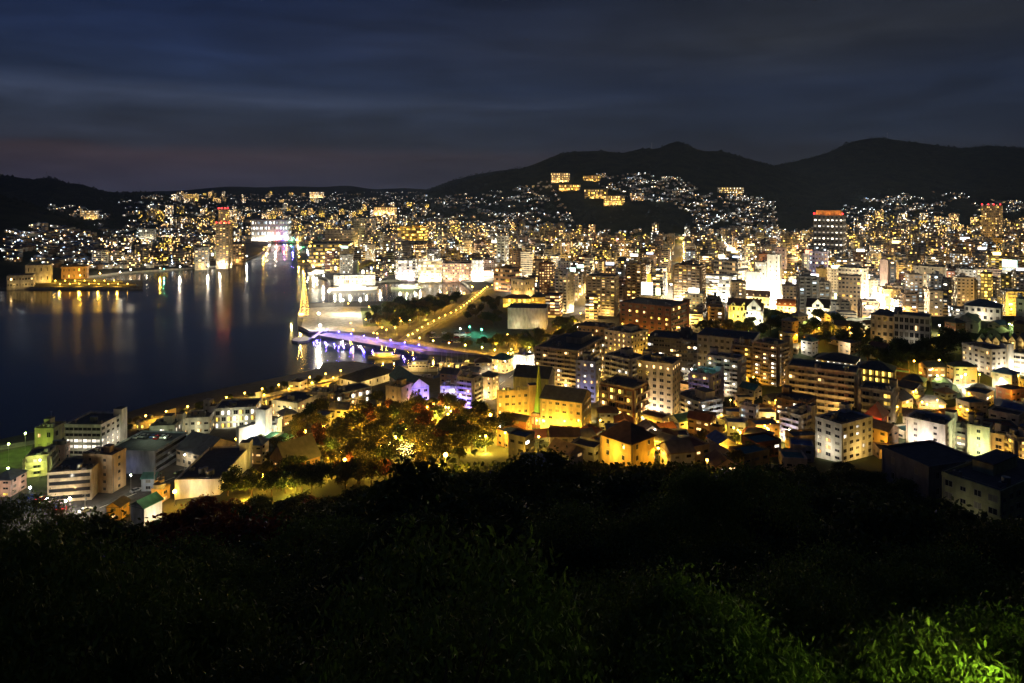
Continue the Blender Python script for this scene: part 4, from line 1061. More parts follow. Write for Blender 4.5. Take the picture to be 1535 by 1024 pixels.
HOT = [(p[0], p[1], p[2]) + gp(p[0], p[1])[:2] for p in ((622, 424, 1.4), (690, 424, 1.5), (715, 416, 1.5), (800, 432, 2.2), (790, 405, 1.2), (1000, 448, 1.0), (1075, 462, 1.8), (1128, 458, 2.0), (1150, 440, 2.0), (1215, 455, 1.5), (1335, 465, 1.6), (1430, 445, 1.0), (1505, 450, 1.0), (900, 440, .8), (590, 385, 1.3), (545, 390, 1.3), (410, 366, 1.5), (690, 380, .9), (860, 385, .8), (1100, 400, .8), (1290, 420, .8), (740, 392, .9), (640, 372, .9))]


def heat(x, y): return sum(h * math.exp(-((x - a) ** 2 + (y - b) ** 2) / (2 * 62 ** 2)) for _, _, h, a, b in HOT)


lots = []
ga = math.radians(14); gc, gs = math.cos(ga), math.sin(ga)
streets = []
for i in range(-70, 140):
    for j in range(-10, 120):
        if i % 5 == 0 or j % 4 == 0:
            if i % 5 == 0 and j % 2 == 0: streets.append((i * 19.0, j * 19.0))
            continue
        x0, y0 = i * 19 + RNG.uniform(-2, 2), j * 19 + RNG.uniform(-2, 2)
        x, y = x0 * gc + y0 * gs, -x0 * gs + y0 * gc + 420
        if y < 560 or y > 2150: continue
        u = CX + F * x / y
        if u < 440 or u > 1640: continue
        yy = YH + F * (H - 3) / y
        if u < 745 and yy > 419: continue
        if u < 830 and yy > 446: continue
        if u < 930 and yy > 478: continue
        if u < 1090 and yy > 486: continue
        if y < 1760 and (in_water(x, y) or coast_dist(x, y) < 22): continue
        z = tz(x, y)
        if z > 24 and y > 700 or z > 12 and y < 700: continue
        if not clear(x, y, 9): continue
        n = RNG.choice((3, 4, 5, 6, 7, 8, 9, 10, 11, 12, 7, 6, 5)) if RNG.random() < .78 else RNG.choice((2, 3))
        if y > 1500: n = max(3, n - 2)
        w1, w2 = RNG.uniform(10, 17.5), RNG.uniform(10, 17.5)
        lots.append((x, y, z, w1, w2, n * 3.1, n))
lots.sort(key=lambda l: -(l[5] * l[3] / l[1] ** 2))
COLS = ['white', 'cream', 'tan', 'beige', 'grey', 'pale grey', 'brown', 'brick', 'pink', 'ochre', 'blue-grey', 'dark grey']
KIND = [('apartment_building', 'apartment block', 'balc'), ('office_building', 'office block', 'strip'), ('office_building', 'office block', 'win'), ('apartment_building', 'apartment block', 'win'), ('hotel', 'hotel', 'small')]
NDET = 185
for k, (x, y, z, w1, w2, h, n) in enumerate(lots[:NDET]):
    for _ in range(40):
        col = RNG.choice(COLS); name, kind, style = RNG.choice(KIND); lit, lw = RNG.choice(((.12, 'a few lit windows'), (.3, 'scattered lit windows'), (.55, 'many lit windows')))
        pal, pw = RNG.choice((('w', 'warm'), ('c', 'white'), ('y', 'amber'), ('w', 'warm'), ('b', 'cool')))
        rf = RNG.choice(('dark', 'slate', 'grey', 'brown'))
        lb = f'{col} {NUM[min(n, 16) - 1]}-storey {kind} with {lw.replace("lit", pw)}, {near_ref(x, y)}'
        if lb not in USED and len(lb.split()) <= 16: break
    USED.add(lb)
    o = building(name, lb, kind.split()[0] + (' block' if 'block' in kind else ''), (x, y, z), ga + RNG.choice((0, 0, math.pi / 2)) * 0 + RNG.uniform(-.06, .06), w1, w2, h, n, style, col, lit, pal * 4 + 'wc', seed=k + 500, roof=rf, clutter=0, shop=RNG.choice(('c', 'w', 'y', None)), group='downtown buildings')
    if RNG.random() < .2:
        b = MB(); s = RNG.uniform(.25, .45) * w1
        b.box(-s, s, -w2 / 2 + .6, -w2 / 2 + 1.2, h + 1.2, h + RNG.uniform(3.5, 6), glow('sign_' + str(k % 6), [(1, .95, .8), (1, .25, .15), (.6, .75, 1), (1, .8, .3), (.7, 1, .8), (1, .95, .9)][k % 6], 3.5)); b.build('sign', o)

far = MB()
WM = [wall(c) for c in ('white', 'cream', 'tan', 'grey', 'brown', 'beige', 'pink', 'dark grey')]


SGN = [glow('shop_white', (1, .92, .75), 6), glow('shop_white', (1, .92, .75), 6), glow('shop_amber', (1, .55, .1), 4), glow('shop_pink', (1, .35, .4), 3), glow('shop_blue', (.45, .6, 1), 4), glow('shop_lime', (.75, 1, .4), 3)]


def far_block(x, y, z, w1, w2, h, n, th, lit, pal, col):
    c, s = math.cos(th), math.sin(th)
    M = Matrix.Translation((x, y, z)) @ Matrix.Rotation(-th, 4, 'Z')
    far.box(-w1 / 2, w1 / 2, -w2 / 2, w2 / 2, -4, h, col, roofm('dark'), False, M)
    if RNG.random() < .6: far.box(-w1 * .2, w1 * .15, -w2 * .1, w2 * .3, h, h + 3, col, None, False, M)
    ends = [((-w1 / 2, -w2 / 2), (1, 0), w1, (0, -1))]
    ends.append(((w1 / 2, -w2 / 2), (0, 1), w2, (1, 0)) if x < 0 else ((-w1 / 2, w2 / 2), (0, -1), w2, (-1, 0)))
    for (ox, oy), (dx, dy), L, (nx, ny) in ends:
        nb = max(2, int(L / 3.2))
        if y < 1500 and RNG.random() < .42:
            s0 = RNG.uniform(.05, .8) * L; z0_ = RNG.uniform(2, max(3, h * .6)); z1_ = z0_ + RNG.uniform(1.5, 7); s1 = s0 + RNG.uniform(1.2, 3.5)
            far.poly([tuple(M @ Vector((ox + dx * a + nx * .4, oy + dy * a + ny * .4, zz))) for a, zz in ((s0, z0_), (s1, z0_), (s1, z1_), (s0, z1_))], RNG.choice(SGN))
        for f in range(n):
            zb = f * h / n + 1.0; dark = []
            for q in range(nb):
                if RNG.random() < lit:
                    s0, s1 = (q + .15) * L / nb, (q + .8) * L / nb
                    far.poly([tuple(M @ Vector((ox + dx * a + nx * .05, oy + dy * a + ny * .05, zz))) for a, zz in ((s0, zb), (s1, zb), (s1, zb + 1.5), (s0, zb + 1.5))], LIT[RNG.choice(pal)])
            far.poly([tuple(M @ Vector((ox + dx * a + nx * .02, oy + dy * a + ny * .02, zz))) for a, zz in ((.06 * L, zb), (.94 * L, zb), (.94 * L, zb + 1.4), (.06 * L, zb + 1.4))], GLASS)


for x, y, z, w1, w2, h, n in lots[NDET:]:
    far_block(x, y, z, w1, w2, h, n, ga, RNG.choice((.08, .15, .3, .5)), RNG.choice(('ww', 'wc', 'y', 'cb', 'wwy')), RNG.choice(WM))
# taller blocks scattered up the valley and along the left bank
for poly, cnt, hr in (([(340, 350), (640, 340), (760, 352), (760, 366), (360, 366)], 120, (5, 11)), ([(180, 318), (640, 310), (640, 345), (240, 350)], 110, (4, 10)), ([(150, 365), (330, 360), (330, 402), (150, 402)], 60, (3, 8)),
                      ([(1280, 330), (1560, 335), (1560, 372), (1270, 366)], 70, (5, 12)), ([(250, 292), (500, 290), (500, 304), (250, 306)], 34, (5, 10))):
    ok = 0
    for _ in range(cnt * 6):
        if ok >= cnt: break
        px = RNG.uniform(min(p[0] for p in poly), max(p[0] for p in poly)); py = RNG.uniform(min(p[1] for p in poly), max(p[1] for p in poly))
        if not in_poly(px, py, poly): continue
        x, y, z = gp(px, py)
        if in_water(x, y) or (y < 1760 and coast_dist(x, y) < 14) or not clear(x, y, 10): continue
        n = RNG.randint(*hr); ok += 1
        FOOT.append((x, y, 9)); far_block(x, y, z, RNG.uniform(11, 26), RNG.uniform(11, 18), n * 3.1, n, RNG.uniform(-.5, .5), RNG.choice((.15, .3, .5, .6)), RNG.choice(('ww', 'wc', 'y', 'cw', 'wwy')), RNG.choice(WM))
tag(far.build('distant_buildings'), 'far downtown and valley blocks crowded together with pinprick lit windows', 'buildings', kind='stuff')

# houses: near ones are things with wall, roof and windows; the far hillsides are one mass of roofs and pinprick lights
RC = [('dark', 'dark'), ('slate', 'slate'), ('brown', 'brown'), ('rust', 'rust-red'), ('teal', 'teal'), ('blue', 'blue'), ('grey', 'grey'), ('tan', 'tan')]


def near_house(x, y, z, k, two=True):
    w1, w2 = RNG.uniform(7, 12), RNG.uniform(6.5, 9); n = RNG.choice((1, 2, 2, 2, 3))
    for _ in range(60):
        col = RNG.choice(COLS); rc, rw = RNG.choice(RC); rt_ = RNG.choice(('gable', 'hip', 'flat', 'gable'))
        lit, lw = RNG.choice(((0, 'unlit windows'), (0, 'unlit windows'), (.1, 'one or two lit windows'), (.25, 'several lit windows')))
        lb = f'{col} {NUM[n - 1]}-storey house, {rw} {rt_} roof, {lw}, {near_ref(x, y)}'
        if lb not in USED and len(lb.split()) <= 16: break
    USED.add(lb)
    return building('house', lb, 'house', (x, y, z), RNG.uniform(-.7, .9), w1, w2, n * 2.9, n, 'small', col, lit, 'wwcy', sep=False, roof=rc, rooftype=rt_, seed=k + 2000, clutter=0, pent=0, group='houses of the town')


cand = []
ZN = [([(1000, 560), (1110, 560), (1170, 600), (1170, 690), (990, 690)], 26), ([(1100, 590), (1170, 590), (1180, 690), (1100, 690)], 12), ([(1330, 560), (1560, 560), (1560, 665), (1340, 640)], 44), ([(1170, 470), (1330, 500), (1320, 560), (1150, 520)], 16),
      ([(840, 640), (1010, 600), (1020, 700), (860, 690)], 18), ([(1300, 620), (1360, 600), (1360, 690), (1290, 690)], 10), ([(1440, 478), (1560, 485), (1560, 510), (1430, 505)], 8), ([(770, 660), (900, 660), (900, 706), (760, 706)], 7),
      ([(420, 585), (480, 585), (540, 640), (430, 640)], 6), ([(640, 545), (740, 560), (740, 600), (640, 610)], 5), ([(200, 690), (400, 690), (400, 730), (200, 740)], 8), ([(1280, 640), (1345, 650), (1345, 690), (1280, 690)], 6), ([(1080, 640), (1240, 680), (1200, 710), (1080, 706)], 8)]
k = 0
for poly, cnt in ZN:
    ok = 0
    for _ in range(cnt * 12):
        if ok >= cnt: break
        px = RNG.uniform(min(p[0] for p in poly), max(p[0] for p in poly)); py = RNG.uniform(min(p[1] for p in poly), max(p[1] for p in poly))
        if not in_poly(px, py, poly): continue
        x, y, z = gp(px, py)
        if y < 190 or in_water(x, y) or coast_dist(x, y) < 12 or not clear(x, y, 5.5): continue
        near_house(x, y, z, k); k += 1; ok += 1
        if RNG.random() < .33: light((x + RNG.uniform(-7, 7), y - 7, z + 4.5), RNG.choice((AMBER, WARM, WHITE_, AMBER)), RNG.uniform(250, 700), .3)

hill = MB()
HW = [wall(c) for c in ('white', 'cream', 'tan', 'grey', 'brown')]
HRF = [roofm(c) for c in ('dark', 'slate', 'brown', 'blue')]
DOT = [LIT['w'], LIT['c'], LIT['c'], LIT['b'], LIT['w']]
LDOT = [glow('porch_cool', (.8, .92, 1), 16), glow('porch_white', (1, .9, .75), 16), glow('porch_warm', (1, .6, .25), 14), glow('porch_cool', (.8, .92, 1), 16)]


def far_house(mb, x, y, z, dots=.5):
    w, d, h = RNG.uniform(6, 11), RNG.uniform(6, 9), RNG.choice((3, 5.5, 5.8, 6))
    M = Matrix.Translation((x, y, z)) @ Matrix.Rotation(RNG.uniform(-.6, .6), 4, 'Z')
    mb.box(-w / 2, w / 2, -d / 2, d / 2, -3, h, RNG.choice(HW), None, False, M)
    rm = RNG.choice(HRF); a, b = w / 2 + .4, d / 2 + .4; rr = [(-a, -b, h), (a, -b, h), (a, b, h), (-a, b, h), (-a * .4, 0, h + 2.2), (a * .4, 0, h + 2.2)]
    rr = [tuple(M @ Vector(p)) for p in rr]
    for f in ((0, 1, 5, 4), (1, 2, 5), (2, 3, 4, 5), (3, 0, 4)): mb.poly([rr[i] for i in f], rm)
    for q in range(RNG.choice((1, 2, 2))):
        s = RNG.uniform(-.3, .3) * w; zz = RNG.choice((.8, h - 2.3)) if h > 4 else .8
        lit = RNG.random() < dots
        ww = RNG.uniform(.3, .7); pts = [(s - ww, -d / 2 - .05, zz), (s + ww, -d / 2 - .05, zz), (s + ww, -d / 2 - .05, zz + 1.3), (s - ww, -d / 2 - .05, zz + 1.3)]
        mb.poly([tuple(M @ Vector(p)) for p in pts], RNG.choice(DOT) if lit else GLASS)
    if RNG.random() < dots * .8:
        r = RNG.choice((.25, .3, .4, .5, .8))
        c = M @ Vector((RNG.uniform(-4, 4), -d / 2 - 2.0, RNG.uniform(3, 6)))
        mb.ball(tuple(c), r, RNG.choice(LDOT), 6, 4)


hz = []
for poly, cnt, dots in (([(545, 350), (600, 302), (700, 290), (760, 283), (820, 270), (840, 300), (870, 345), (870, 356), (545, 358)], 700, .7), ([(880, 262), (1000, 258), (1060, 290), (1160, 300), (1165, 345), (1030, 352), (1030, 320), (950, 298), (890, 300)], 620, .8),
                        ([(1255, 300), (1330, 290), (1420, 288), (1560, 305), (1560, 350), (1280, 352)], 460, .85), ([(170, 300), (230, 292), (640, 287), (640, 345), (430, 356), (300, 352), (180, 340)], 1250, .8),
                        ([(0, 328), (60, 334), (140, 352), (200, 365), (300, 370), (300, 400), (120, 404), (0, 396)], 520, .85), ([(55, 300), (160, 318), (170, 336), (70, 318)], 60, 1), ([(120, 340), (320, 330), (320, 370), (170, 366)], 300, .8), ([(855, 346), (1250, 346), (1250, 362), (855, 362)], 150, .5), ([(1230, 288), (1280, 305), (1290, 330), (1255, 330)], 20, .9)):
    ok = 0; xs_ = [p[0] for p in poly]; ys_ = [p[1] for p in poly]
    for _ in range(cnt * 5):                    # houses are strung along lanes that follow the slope, with dark gaps between
        if ok >= cnt: break
        px = RNG.uniform(min(xs_), max(xs_)); py = RNG.uniform(min(ys_), max(ys_))
        if not in_poly(px, py, poly): continue
        an = RNG.uniform(-.42, .42); dd = dots * RNG.choice((.5, .8, 1.1, 1.4)); st = RNG.uniform(3.5, 8)
        for q in range(RNG.randint(2, 8)):
            px += st * math.cos(an) * RNG.uniform(.5, 1.4); py += st * math.sin(an) * .55 + RNG.uniform(-1.6, 1.6); an += RNG.uniform(-.25, .25)
            if not in_poly(px, py, poly): break
            x, y, z = gp(px, py)
            if y < 700 or in_water(x, y) or (y < 1760 and coast_dist(x, y) < 10): continue
            hz.append((x, y, z, dd)); ok += 1
hz.sort(key=lambda p: p[1])
NH = 110
for i, (x, y, z, d) in enumerate(hz):
    if i < NH:
        q = MB(); far_house(q, 0, 0, 0, d)
        o = q.build('hillside_house', None, (x, y, z))
        tag(o, 'small pale hillside house with pinprick windows on the left bank above the shipyard', 'house', 'hillside houses of the left bank')
    else: far_house(hill, x, y, z, d)
tag(hill.build('hillside_houses'), 'thousands of small houses climbing the far hillsides with pinprick lights', 'houses', kind='stuff')
for i in range(0, len(hz), 24):
    x, y, z, d = hz[i]; light((x, y - 10, z + 9), RNG.choice((WARM, WHITE_, COOL, WARM)), 420 * (y / 1500) ** 1.2, .5)  # unseen lights without fixtures, added so the far houses show faintly

# ------------------------------------------------------------------ street lighting of the town
lampfar = MB()
nst = 0
for x0, y0 in streets:
    x0 += 9.5; y0 += RNG.uniform(-6, 6)
    x, y = x0 * gc + y0 * gs, -x0 * gs + y0 * gc + 420
    if y < 600 or y > 1750: continue
    u = CX + F * x / y; yy = YH + F * (H - 3) / y
    if u < 560 or u > 1620 or (u < 745 and yy > 419) or (u < 830 and yy > 440) or in_water(x, y): continue
    z = tz(x, y)
    if z > 20: continue
    t = heat(x, y)
    col = RNG.choice((WARM, WARM, WHITE_, AMBER, WARM, (1, .75, .45))) if RNG.random() > t * .4 else WHITE_
    pw = RNG.uniform(3800, 10500) * (1 + 1.8 * t) * (1.3 if y > 1000 else 1)
    (spot((x, y, z + RNG.uniform(9, 14)), (0, RNG.uniform(-.1, .25), -1), col, pw * 1.7, 176, .5) if RNG.random() < .55 else light((x, y, z + 7), col, pw * 1.2, .5)); nst += 1
    lampfar.ball((x, y, z + 8), .55, G_AMBER if col in (AMBER, WARM) else G_WHITE, 6, 4); lampfar.tube((x, y, z), (x, y, z + 7.6), .1, .08, METAL, 4, False)
for _, _, hh, a, b in HOT:  # extra strong lights added to make the brightest spots glow
    for q in range(3):
        x, y = a + RNG.uniform(-26, 26), b + RNG.uniform(-20, 40)
        if in_water(x, y): continue
        light((x, y, tz(x, y) + RNG.uniform(6, 12)), WHITE_ if RNG.random() < .7 else WARM, 5000 * hh, .6)
        lampfar.ball((x, y, tz(x, y) + 12.5), .9, G_WHITE, 6, 4)
tag(lampfar.build('distant_street_lamps'), 'far street lamps dotted along the downtown streets', 'street lamps', kind='stuff')
print('lots', len(lots), 'streets', nst, 'houses', k, 'hill', len(hz))

# ------------------------------------------------------------------ paving, roads, lawns
ASPH = material('asphalt', (.06, .06, .062), .85, .3, .4)
ROADP = material('pale_road', (.16, .15, .14), .85, .25, .4)
PAVE = material('paving', (.30, .28, .25), .8, .25, .3)
GRASS = material('grass', (.05, .075, .025), .95, .4, .25)
DECK = material('deck_boards', (.22, .17, .13), .7, .2, .5)
LINE = material('road_paint', (.75, .74, .70), .6, .1)


def strip(name, pts, w, m, dz=.12, line=False):
    P = [gp(*p) for p in pts]; Q = []
    for a, b in zip(P, P[1:]):
        n = max(1, int(math.hypot(b[0] - a[0], b[1] - a[1]) / 8))
        Q += [(a[0] + (b[0] - a[0]) * i / n, a[1] + (b[1] - a[1]) * i / n) for i in range(n)]
    Q.append(P[-1][:2]); mb = MB(); prev = None
    for i, q in enumerate(Q):
        a, b = Q[max(i - 1, 0)], Q[min(i + 1, len(Q) - 1)]
        d = Vector((b[0] - a[0], b[1] - a[1])).normalized(); nx, ny = -d.y, d.x
        z = tz(*q) + dz
        cur = [(q[0] + nx * w / 2, q[1] + ny * w / 2, z), (q[0] - nx * w / 2, q[1] - ny * w / 2, z)]
        if prev:
            mb.poly([prev[0], prev[1], cur[1], cur[0]], m)
            if line and i % 2:
                f = lambda P_, t: tuple(Vector(P_[0]).lerp(Vector(P_[1]), t) + Vector((0, 0, .012)))
                mb.poly([f(prev, .485), f(prev, .515), f(cur, .515), f(cur, .485)], LINE)
        prev = cur
    o = mb.build(name); tag(o, kind='structure'); return Q


def patch(name, pts, m, z):
    mb = MB(); mb.poly([(*gp(*p)[:2], z) for p in pts][::-1], m); tag(mb.build(name), kind='structure')


patch('plaza', [(464, 497), (500, 497), (560, 499), (600, 470), (560, 460), (505, 460), (466, 462), (455, 476), (452, 490)], PAVE, 3.1)
patch('lawn', [(545, 490), (600, 488), (640, 468), (590, 461), (540, 462)], GRASS, 3.13)
patch('car_park', [(630, 516), (720, 526), (770, 520), (765, 495), (690, 478), (640, 497)], ASPH, 3.1)
patch('car_park', [(20, 752), (60, 735), (140, 752), (110, 775), (60, 785)], ASPH, 3.1)
patch('lawn', [(-40, 690), (45, 668), (52, 690), (20, 705), (-40, 715)], GRASS, 3.12)
r1 = strip('quay_road', [(775, 541), (738, 531), (700, 526), (650, 519), (610, 509)], 9, ROADP, .16, True)
r2 = strip('park_road', [(606, 511), (622, 499), (648, 485), (680, 470), (700, 455), (712, 445), (722, 436), (735, 432)], 11, ROADP, .18, True)
r4 = strip('promenade', [(0, 672), (100, 655), (222, 637), (300, 619), (400, 594), (470, 576), (520, 565)], 7, PAVE, .14)
r5 = strip('street', [(80, 785), (150, 762), (205, 740), (262, 716), (320, 696), (392, 672)], 8, ASPH, .16, True)
r6 = strip('tram_street', [(690, 612), (735, 588), (770, 562), (812, 545), (850, 532)], 13, ASPH, .18, True)
r7 = strip('hill_lane', [(1432, 652), (1444, 625), (1452, 596), (1440, 575)], 5, PAVE, .25)
r8 = strip('lane', [(1143, 668), (1156, 630), (1166, 596)], 6, ASPH, .25)
r9 = strip('avenue', [(1312, 478), (1328, 452), (1340, 430)], 14, ASPH, .2)
r10 = strip('garden_path', [(880, 664), (930, 690), (990, 668), (1050, 655), (1100, 650)], 5, PAVE, .3)
bw = strip('boardwalk', [(482, 501), (530, 509), (590, 519), (636, 527)], 11, DECK, .2)
pfX, pfY, pfZ = gp(1380, 530)
b = MB(); b.poly([(pfX + 17 * math.cos(t) * 1.0, pfY + 13 * math.sin(t), pfZ + 1.0) for t in [math.pi * 2 * i / 24 for i in range(24)]], GRASS)
tag(b.build('playing_field'), kind='structure')
P, th, w1, w2, h = box3(386, 428, 448, 672, 662, 40)
b = MB(); b.box(-w1 / 2, w1 / 2, -w2 / 2, w2 / 2, -3, 3, CONC, roofm('green'))
o = thing('roof_court', 'sea-green sports deck on a low podium among the trees', 'sports court', P, -th); b.build('podium', o)
b = MB(); b.box(-.06, .06, -w2 * .4, w2 * .4, 3.02, 4.0, LINE)
for s in (-1, 1): b.box(s * w1 * .42 - .05, s * w1 * .42 + .05, -w2 * .45, w2 * .45, 3.02, 3.04, LINE)
b.build('net', o); light(local(P, th, 0, -w2 * .3, 9), (.75, 1, .75), 900)

# ------------------------------------------------------------------ street lamps
PROTO = {}


def lamp(px, py, kind, label, group, power=1500, h=6.0, r=.4, at=None):
    """A street lamp whose head shows at a pixel of the photograph: post, arm, glowing head and its own light."""
    X, Y, Z = at if at else gp(px, py, h)
    m, col = {'a': (G_AMBER, AMBER), 'w': (G_WHITE, WHITE_), 'c': (G_COOL, COOL), 'v': (G_VIOLET, VIOLET), 'g': (G_GREEN, (.8, 1, .25)), 't': (G_TEAL, (.1, 1, .5))}[kind]
    key = (kind, h, r)
    if key not in PROTO:
        o = thing('street_lamp', label, 'street lamp', (X, Y, Z), 0, group)
        q = MB(); q.tube((0, 0, -1), (0, 0, h - r * .9), .11, .07, METAL, 6); q.box(-.22, .22, -.22, .22, 0, .5, METAL); q.build('post', o)
        q = MB(); q.ball((0, 0, h), r, m, 9, 6); q.build('lamp_head', o)  # head larger than a real lamp, its size stands in for glare
        PROTO[key] = o
    else:
        o = dup(PROTO[key], (X, Y, Z), 0, label, group)
    if kind in 'aw' and power < 3700 and 'globe' not in label and 'quay' not in group: spot((X, Y, Z + h - r - .1), (0, 0, -1), col, power * 1.2, 178, r * .8)
    else: light((X, Y - r - .35, Z + h), col, power, r * .8)
    return o


def along(Q, step, off=0, side=0.0):
    out = []; acc = off
    for a, b in zip(Q, Q[1:]):
        L = math.hypot(b[0] - a[0], b[1] - a[1])
        if L < 1e-6: continue
        while acc < L:
            t = acc / L; nx, ny = -(b[1] - a[1]) / L, (b[0] - a[0]) / L
            out.append((a[0] + (b[0] - a[0]) * t + nx * side, a[1] + (b[1] - a[1]) * t + ny * side)); acc += step
        acc -= L
    return out


for i, (x, y) in enumerate(along(r4, 11, 60, 3)): lamp(0, 0, 'a', 'short amber lamp in the row along the waterfront promenade', 'lamps along the promenade', 1500 if x > -150 else 2400, 4.0, .42, (x, y, tz(x, y)))
for i, (x, y) in enumerate(along(r4, 16, 120, -9)): lamp(0, 0, 'a', 'short amber lamp in the second row behind the waterfront promenade', 'lamps behind the promenade', 1500 if x > -150 else 2400, 4.0, .42, (x, y, tz(x, y)))
for x, y in along(r1, 15, 4, 5): lamp(0, 0, 'a', 'amber lamp on the curved quay road by the marina', 'lamps on the quay road', 2200, 5.5, .45, (x, y, tz(x, y)))
for x, y in along(r2, 15, 4, -6): lamp(0, 0, 'a', 'amber lamp on the road between the park and the dark car park', 'lamps on the park road', 1300, 5, .45, (x, y, tz(x, y)))
for x, y in along(bw, 15, 2, 4): lamp(0, 0, 'v', 'violet lamp on the harbour boardwalk', 'lamps on the boardwalk', 1700, 3.2, .4, (x, y, tz(x, y)))
for x, y in along(bw, 11, 2, -7): light((x, y, 1.6), (.16, .1, 1), 900, .25)
for x, y in along(r6, 15, 4, 7): lamp(0, 0, 'w', 'white lamp on the bright tram street', 'lamps on the tram street', 3200, 8, .5, (x, y, tz(x, y)))
for x, y in along(r5, 24, 30, 4): lamp(0, 0, 'w' if RNG.random() < .4 else 'a', 'lamp on the near street below the parking garage', 'lamps on the near street', 700, 6.5, .3, (x, y, tz(x, y)))
for x, y in along(r9, 18, 2, 6): lamp(0, 0, 'w', 'white lamp on the bright downtown avenue', 'lamps on the avenue', 9000, 9, .6, (x, y, tz(x, y)))
for (px, py) in ((1440, 610), (1452, 590), (1369, 588), (1163, 600), (1150, 642), (1156, 620), (1127, 669), (1000, 651), (987, 672), (1309, 632), (1270, 662), (1405, 600), (1345, 610), (1210, 655), (1095, 600), (940, 655), (1060, 690), (1480, 640)):
    lamp(px, py, 'a', 'amber lamp in the lanes of the hillside houses', 'lamps in the hillside lanes', 850, 5.5, .36)
for (px, py) in ((1187, 482), (1278, 490), (1296, 504), (1405, 563), (1447, 562), (1425, 500), (1513, 486), (1122, 497)):
    lamp(px, py, 'g' if px not in (1278, 1296) else 'a', 'greenish lamp among the trees of the school hill' if px not in (1278, 1296) else 'amber lamp on the school hill stairs', 'lamps on the school hill', 900, 6, .4)
GLP = []
for (px, py) in ((528, 620), (517, 630), (457, 647), (572, 670), (592, 656), (512, 676), (501, 683), (517, 690), (475, 704), (393, 714), (654, 643), (746, 638), (262, 737), (345, 671), (640, 668), (548, 640), (610, 645), (690, 640), (560, 690), (622, 680), (720, 652), (485, 640), (538, 664), (580, 626), (672, 622), (735, 622), (668, 682)):
    GLP.append((px, py)); lamp(px, py, 'a', 'glowing orange globe lamp among the garden trees', 'globe lamps of the hillside garden', 5200, 5.5, .7)
for (px, py) in ((38, 650), (13, 666), (12, 702), (60, 690)): lamp(px, py, 'g', 'yellow-green lamp on the quay beside the balcony block', 'yellow-green quay lamps', 1900, 8, .4)
for (px, py) in ((45, 731), (70, 748), (98, 752), (105, 748)): lamp(px, py, 'c' if px < 60 else 'w', 'white lamp at the near car park', 'white car park lamps', 1600 if px < 90 else 7000, 6, .42)
for (px, py) in ((514, 450), (540, 450), (493, 437), (478, 470), (480, 488)): lamp(px, py, 'w', 'tall glaring white floodlight on the pier plaza', 'floodlights of the pier plaza', 15000, 14, .9)
for k in range(34):
    px = RNG.uniform(520, 690); py = RNG.uniform(470, 500) if k < 24 else RNG.uniform(455, 470)
    if py > 512 - (px - 560) * .42 and px > 600: continue
    lamp(px, py, 'a', 'small amber lamp glinting between the waterfront park trees', 'lamps in the waterfront park', 1600, 6, .42)
for k in range(16): lamp(RNG.uniform(760, 860), RNG.uniform(500, 532), 'a', 'amber lamp along the tree-lined avenue beside the museum', 'lamps under the avenue trees', 1500, 5, .4)
for px, py, c in ((704, 490, 't'), (690, 493, 'w'), (722, 494, 't'), (246, 403, 't'), (225, 352, 't')): lamp(px, py, c, 'teal-green sign lamp standing alone over dark asphalt' if c == 't' else 'single white lamp in the dark car park', 'stray coloured lamps', 1800, 5, .5)
for px, py, c in ((196, 404, 'w'), (180, 408, 'w'), (150, 410, 'a'), (120, 413, 'a'), (240, 402, 'a'), (270, 400, 'w'), (345, 392, 'w'), (330, 396, 'w'), (312, 398, 'w'), (370, 384, 'w'), (395, 374, 'a'), (430, 358, 'a'), (440, 358, 'w'), (450, 372, 'w'), (455, 392, 'a'), (448, 385, 'a'), (470, 400, 'w'), (500, 398, 'a'), (520, 396, 'a'), (485, 413, 'w'), (510, 421, 'w'), (540, 421, 'w'), (570, 419, 'w'), (600, 418, 'w'), (630, 418, 'w'), (660, 418, 'w'), (690, 419, 'w'), (708, 430, 'a'), (415, 356, 'v'), (425, 357, 'c')):
    lamp(px, py, c, 'lamp on the far quay mirrored in the harbour', 'lamps on the far quays', 9000 if c != 'a' else 6000, 7, .7)

ok = 0
for _ in range(1500):
    if ok >= 120: break
    px, py = RNG.uniform(640, 1535), RNG.uniform(500, 690)
    if px < 800 and py < 560 or (py < 560 and px > 1100 and RNG.random() < .5): continue
    X, Y, Z = gp(px, py)
    if in_water(X, Y) or Y < 225 or any((a - X) ** 2 + (b - Y) ** 2 < (c * .62 + 1.5) ** 2 for a, b, c in FOOT): continue
    ok += 1; kd = RNG.choice('aaaaw')
    lamp(0, 0, kd, ('amber' if kd == 'a' else 'white') + ' street lamp in the lanes between the apartment blocks and houses', ('amber' if kd == 'a' else 'white') + ' lamps between the apartment blocks', RNG.uniform(2200, 3600), 6.5, .4, (X, Y, Z))
print('lane lamps', ok)

# ------------------------------------------------------------------ trees
LEAF = {}


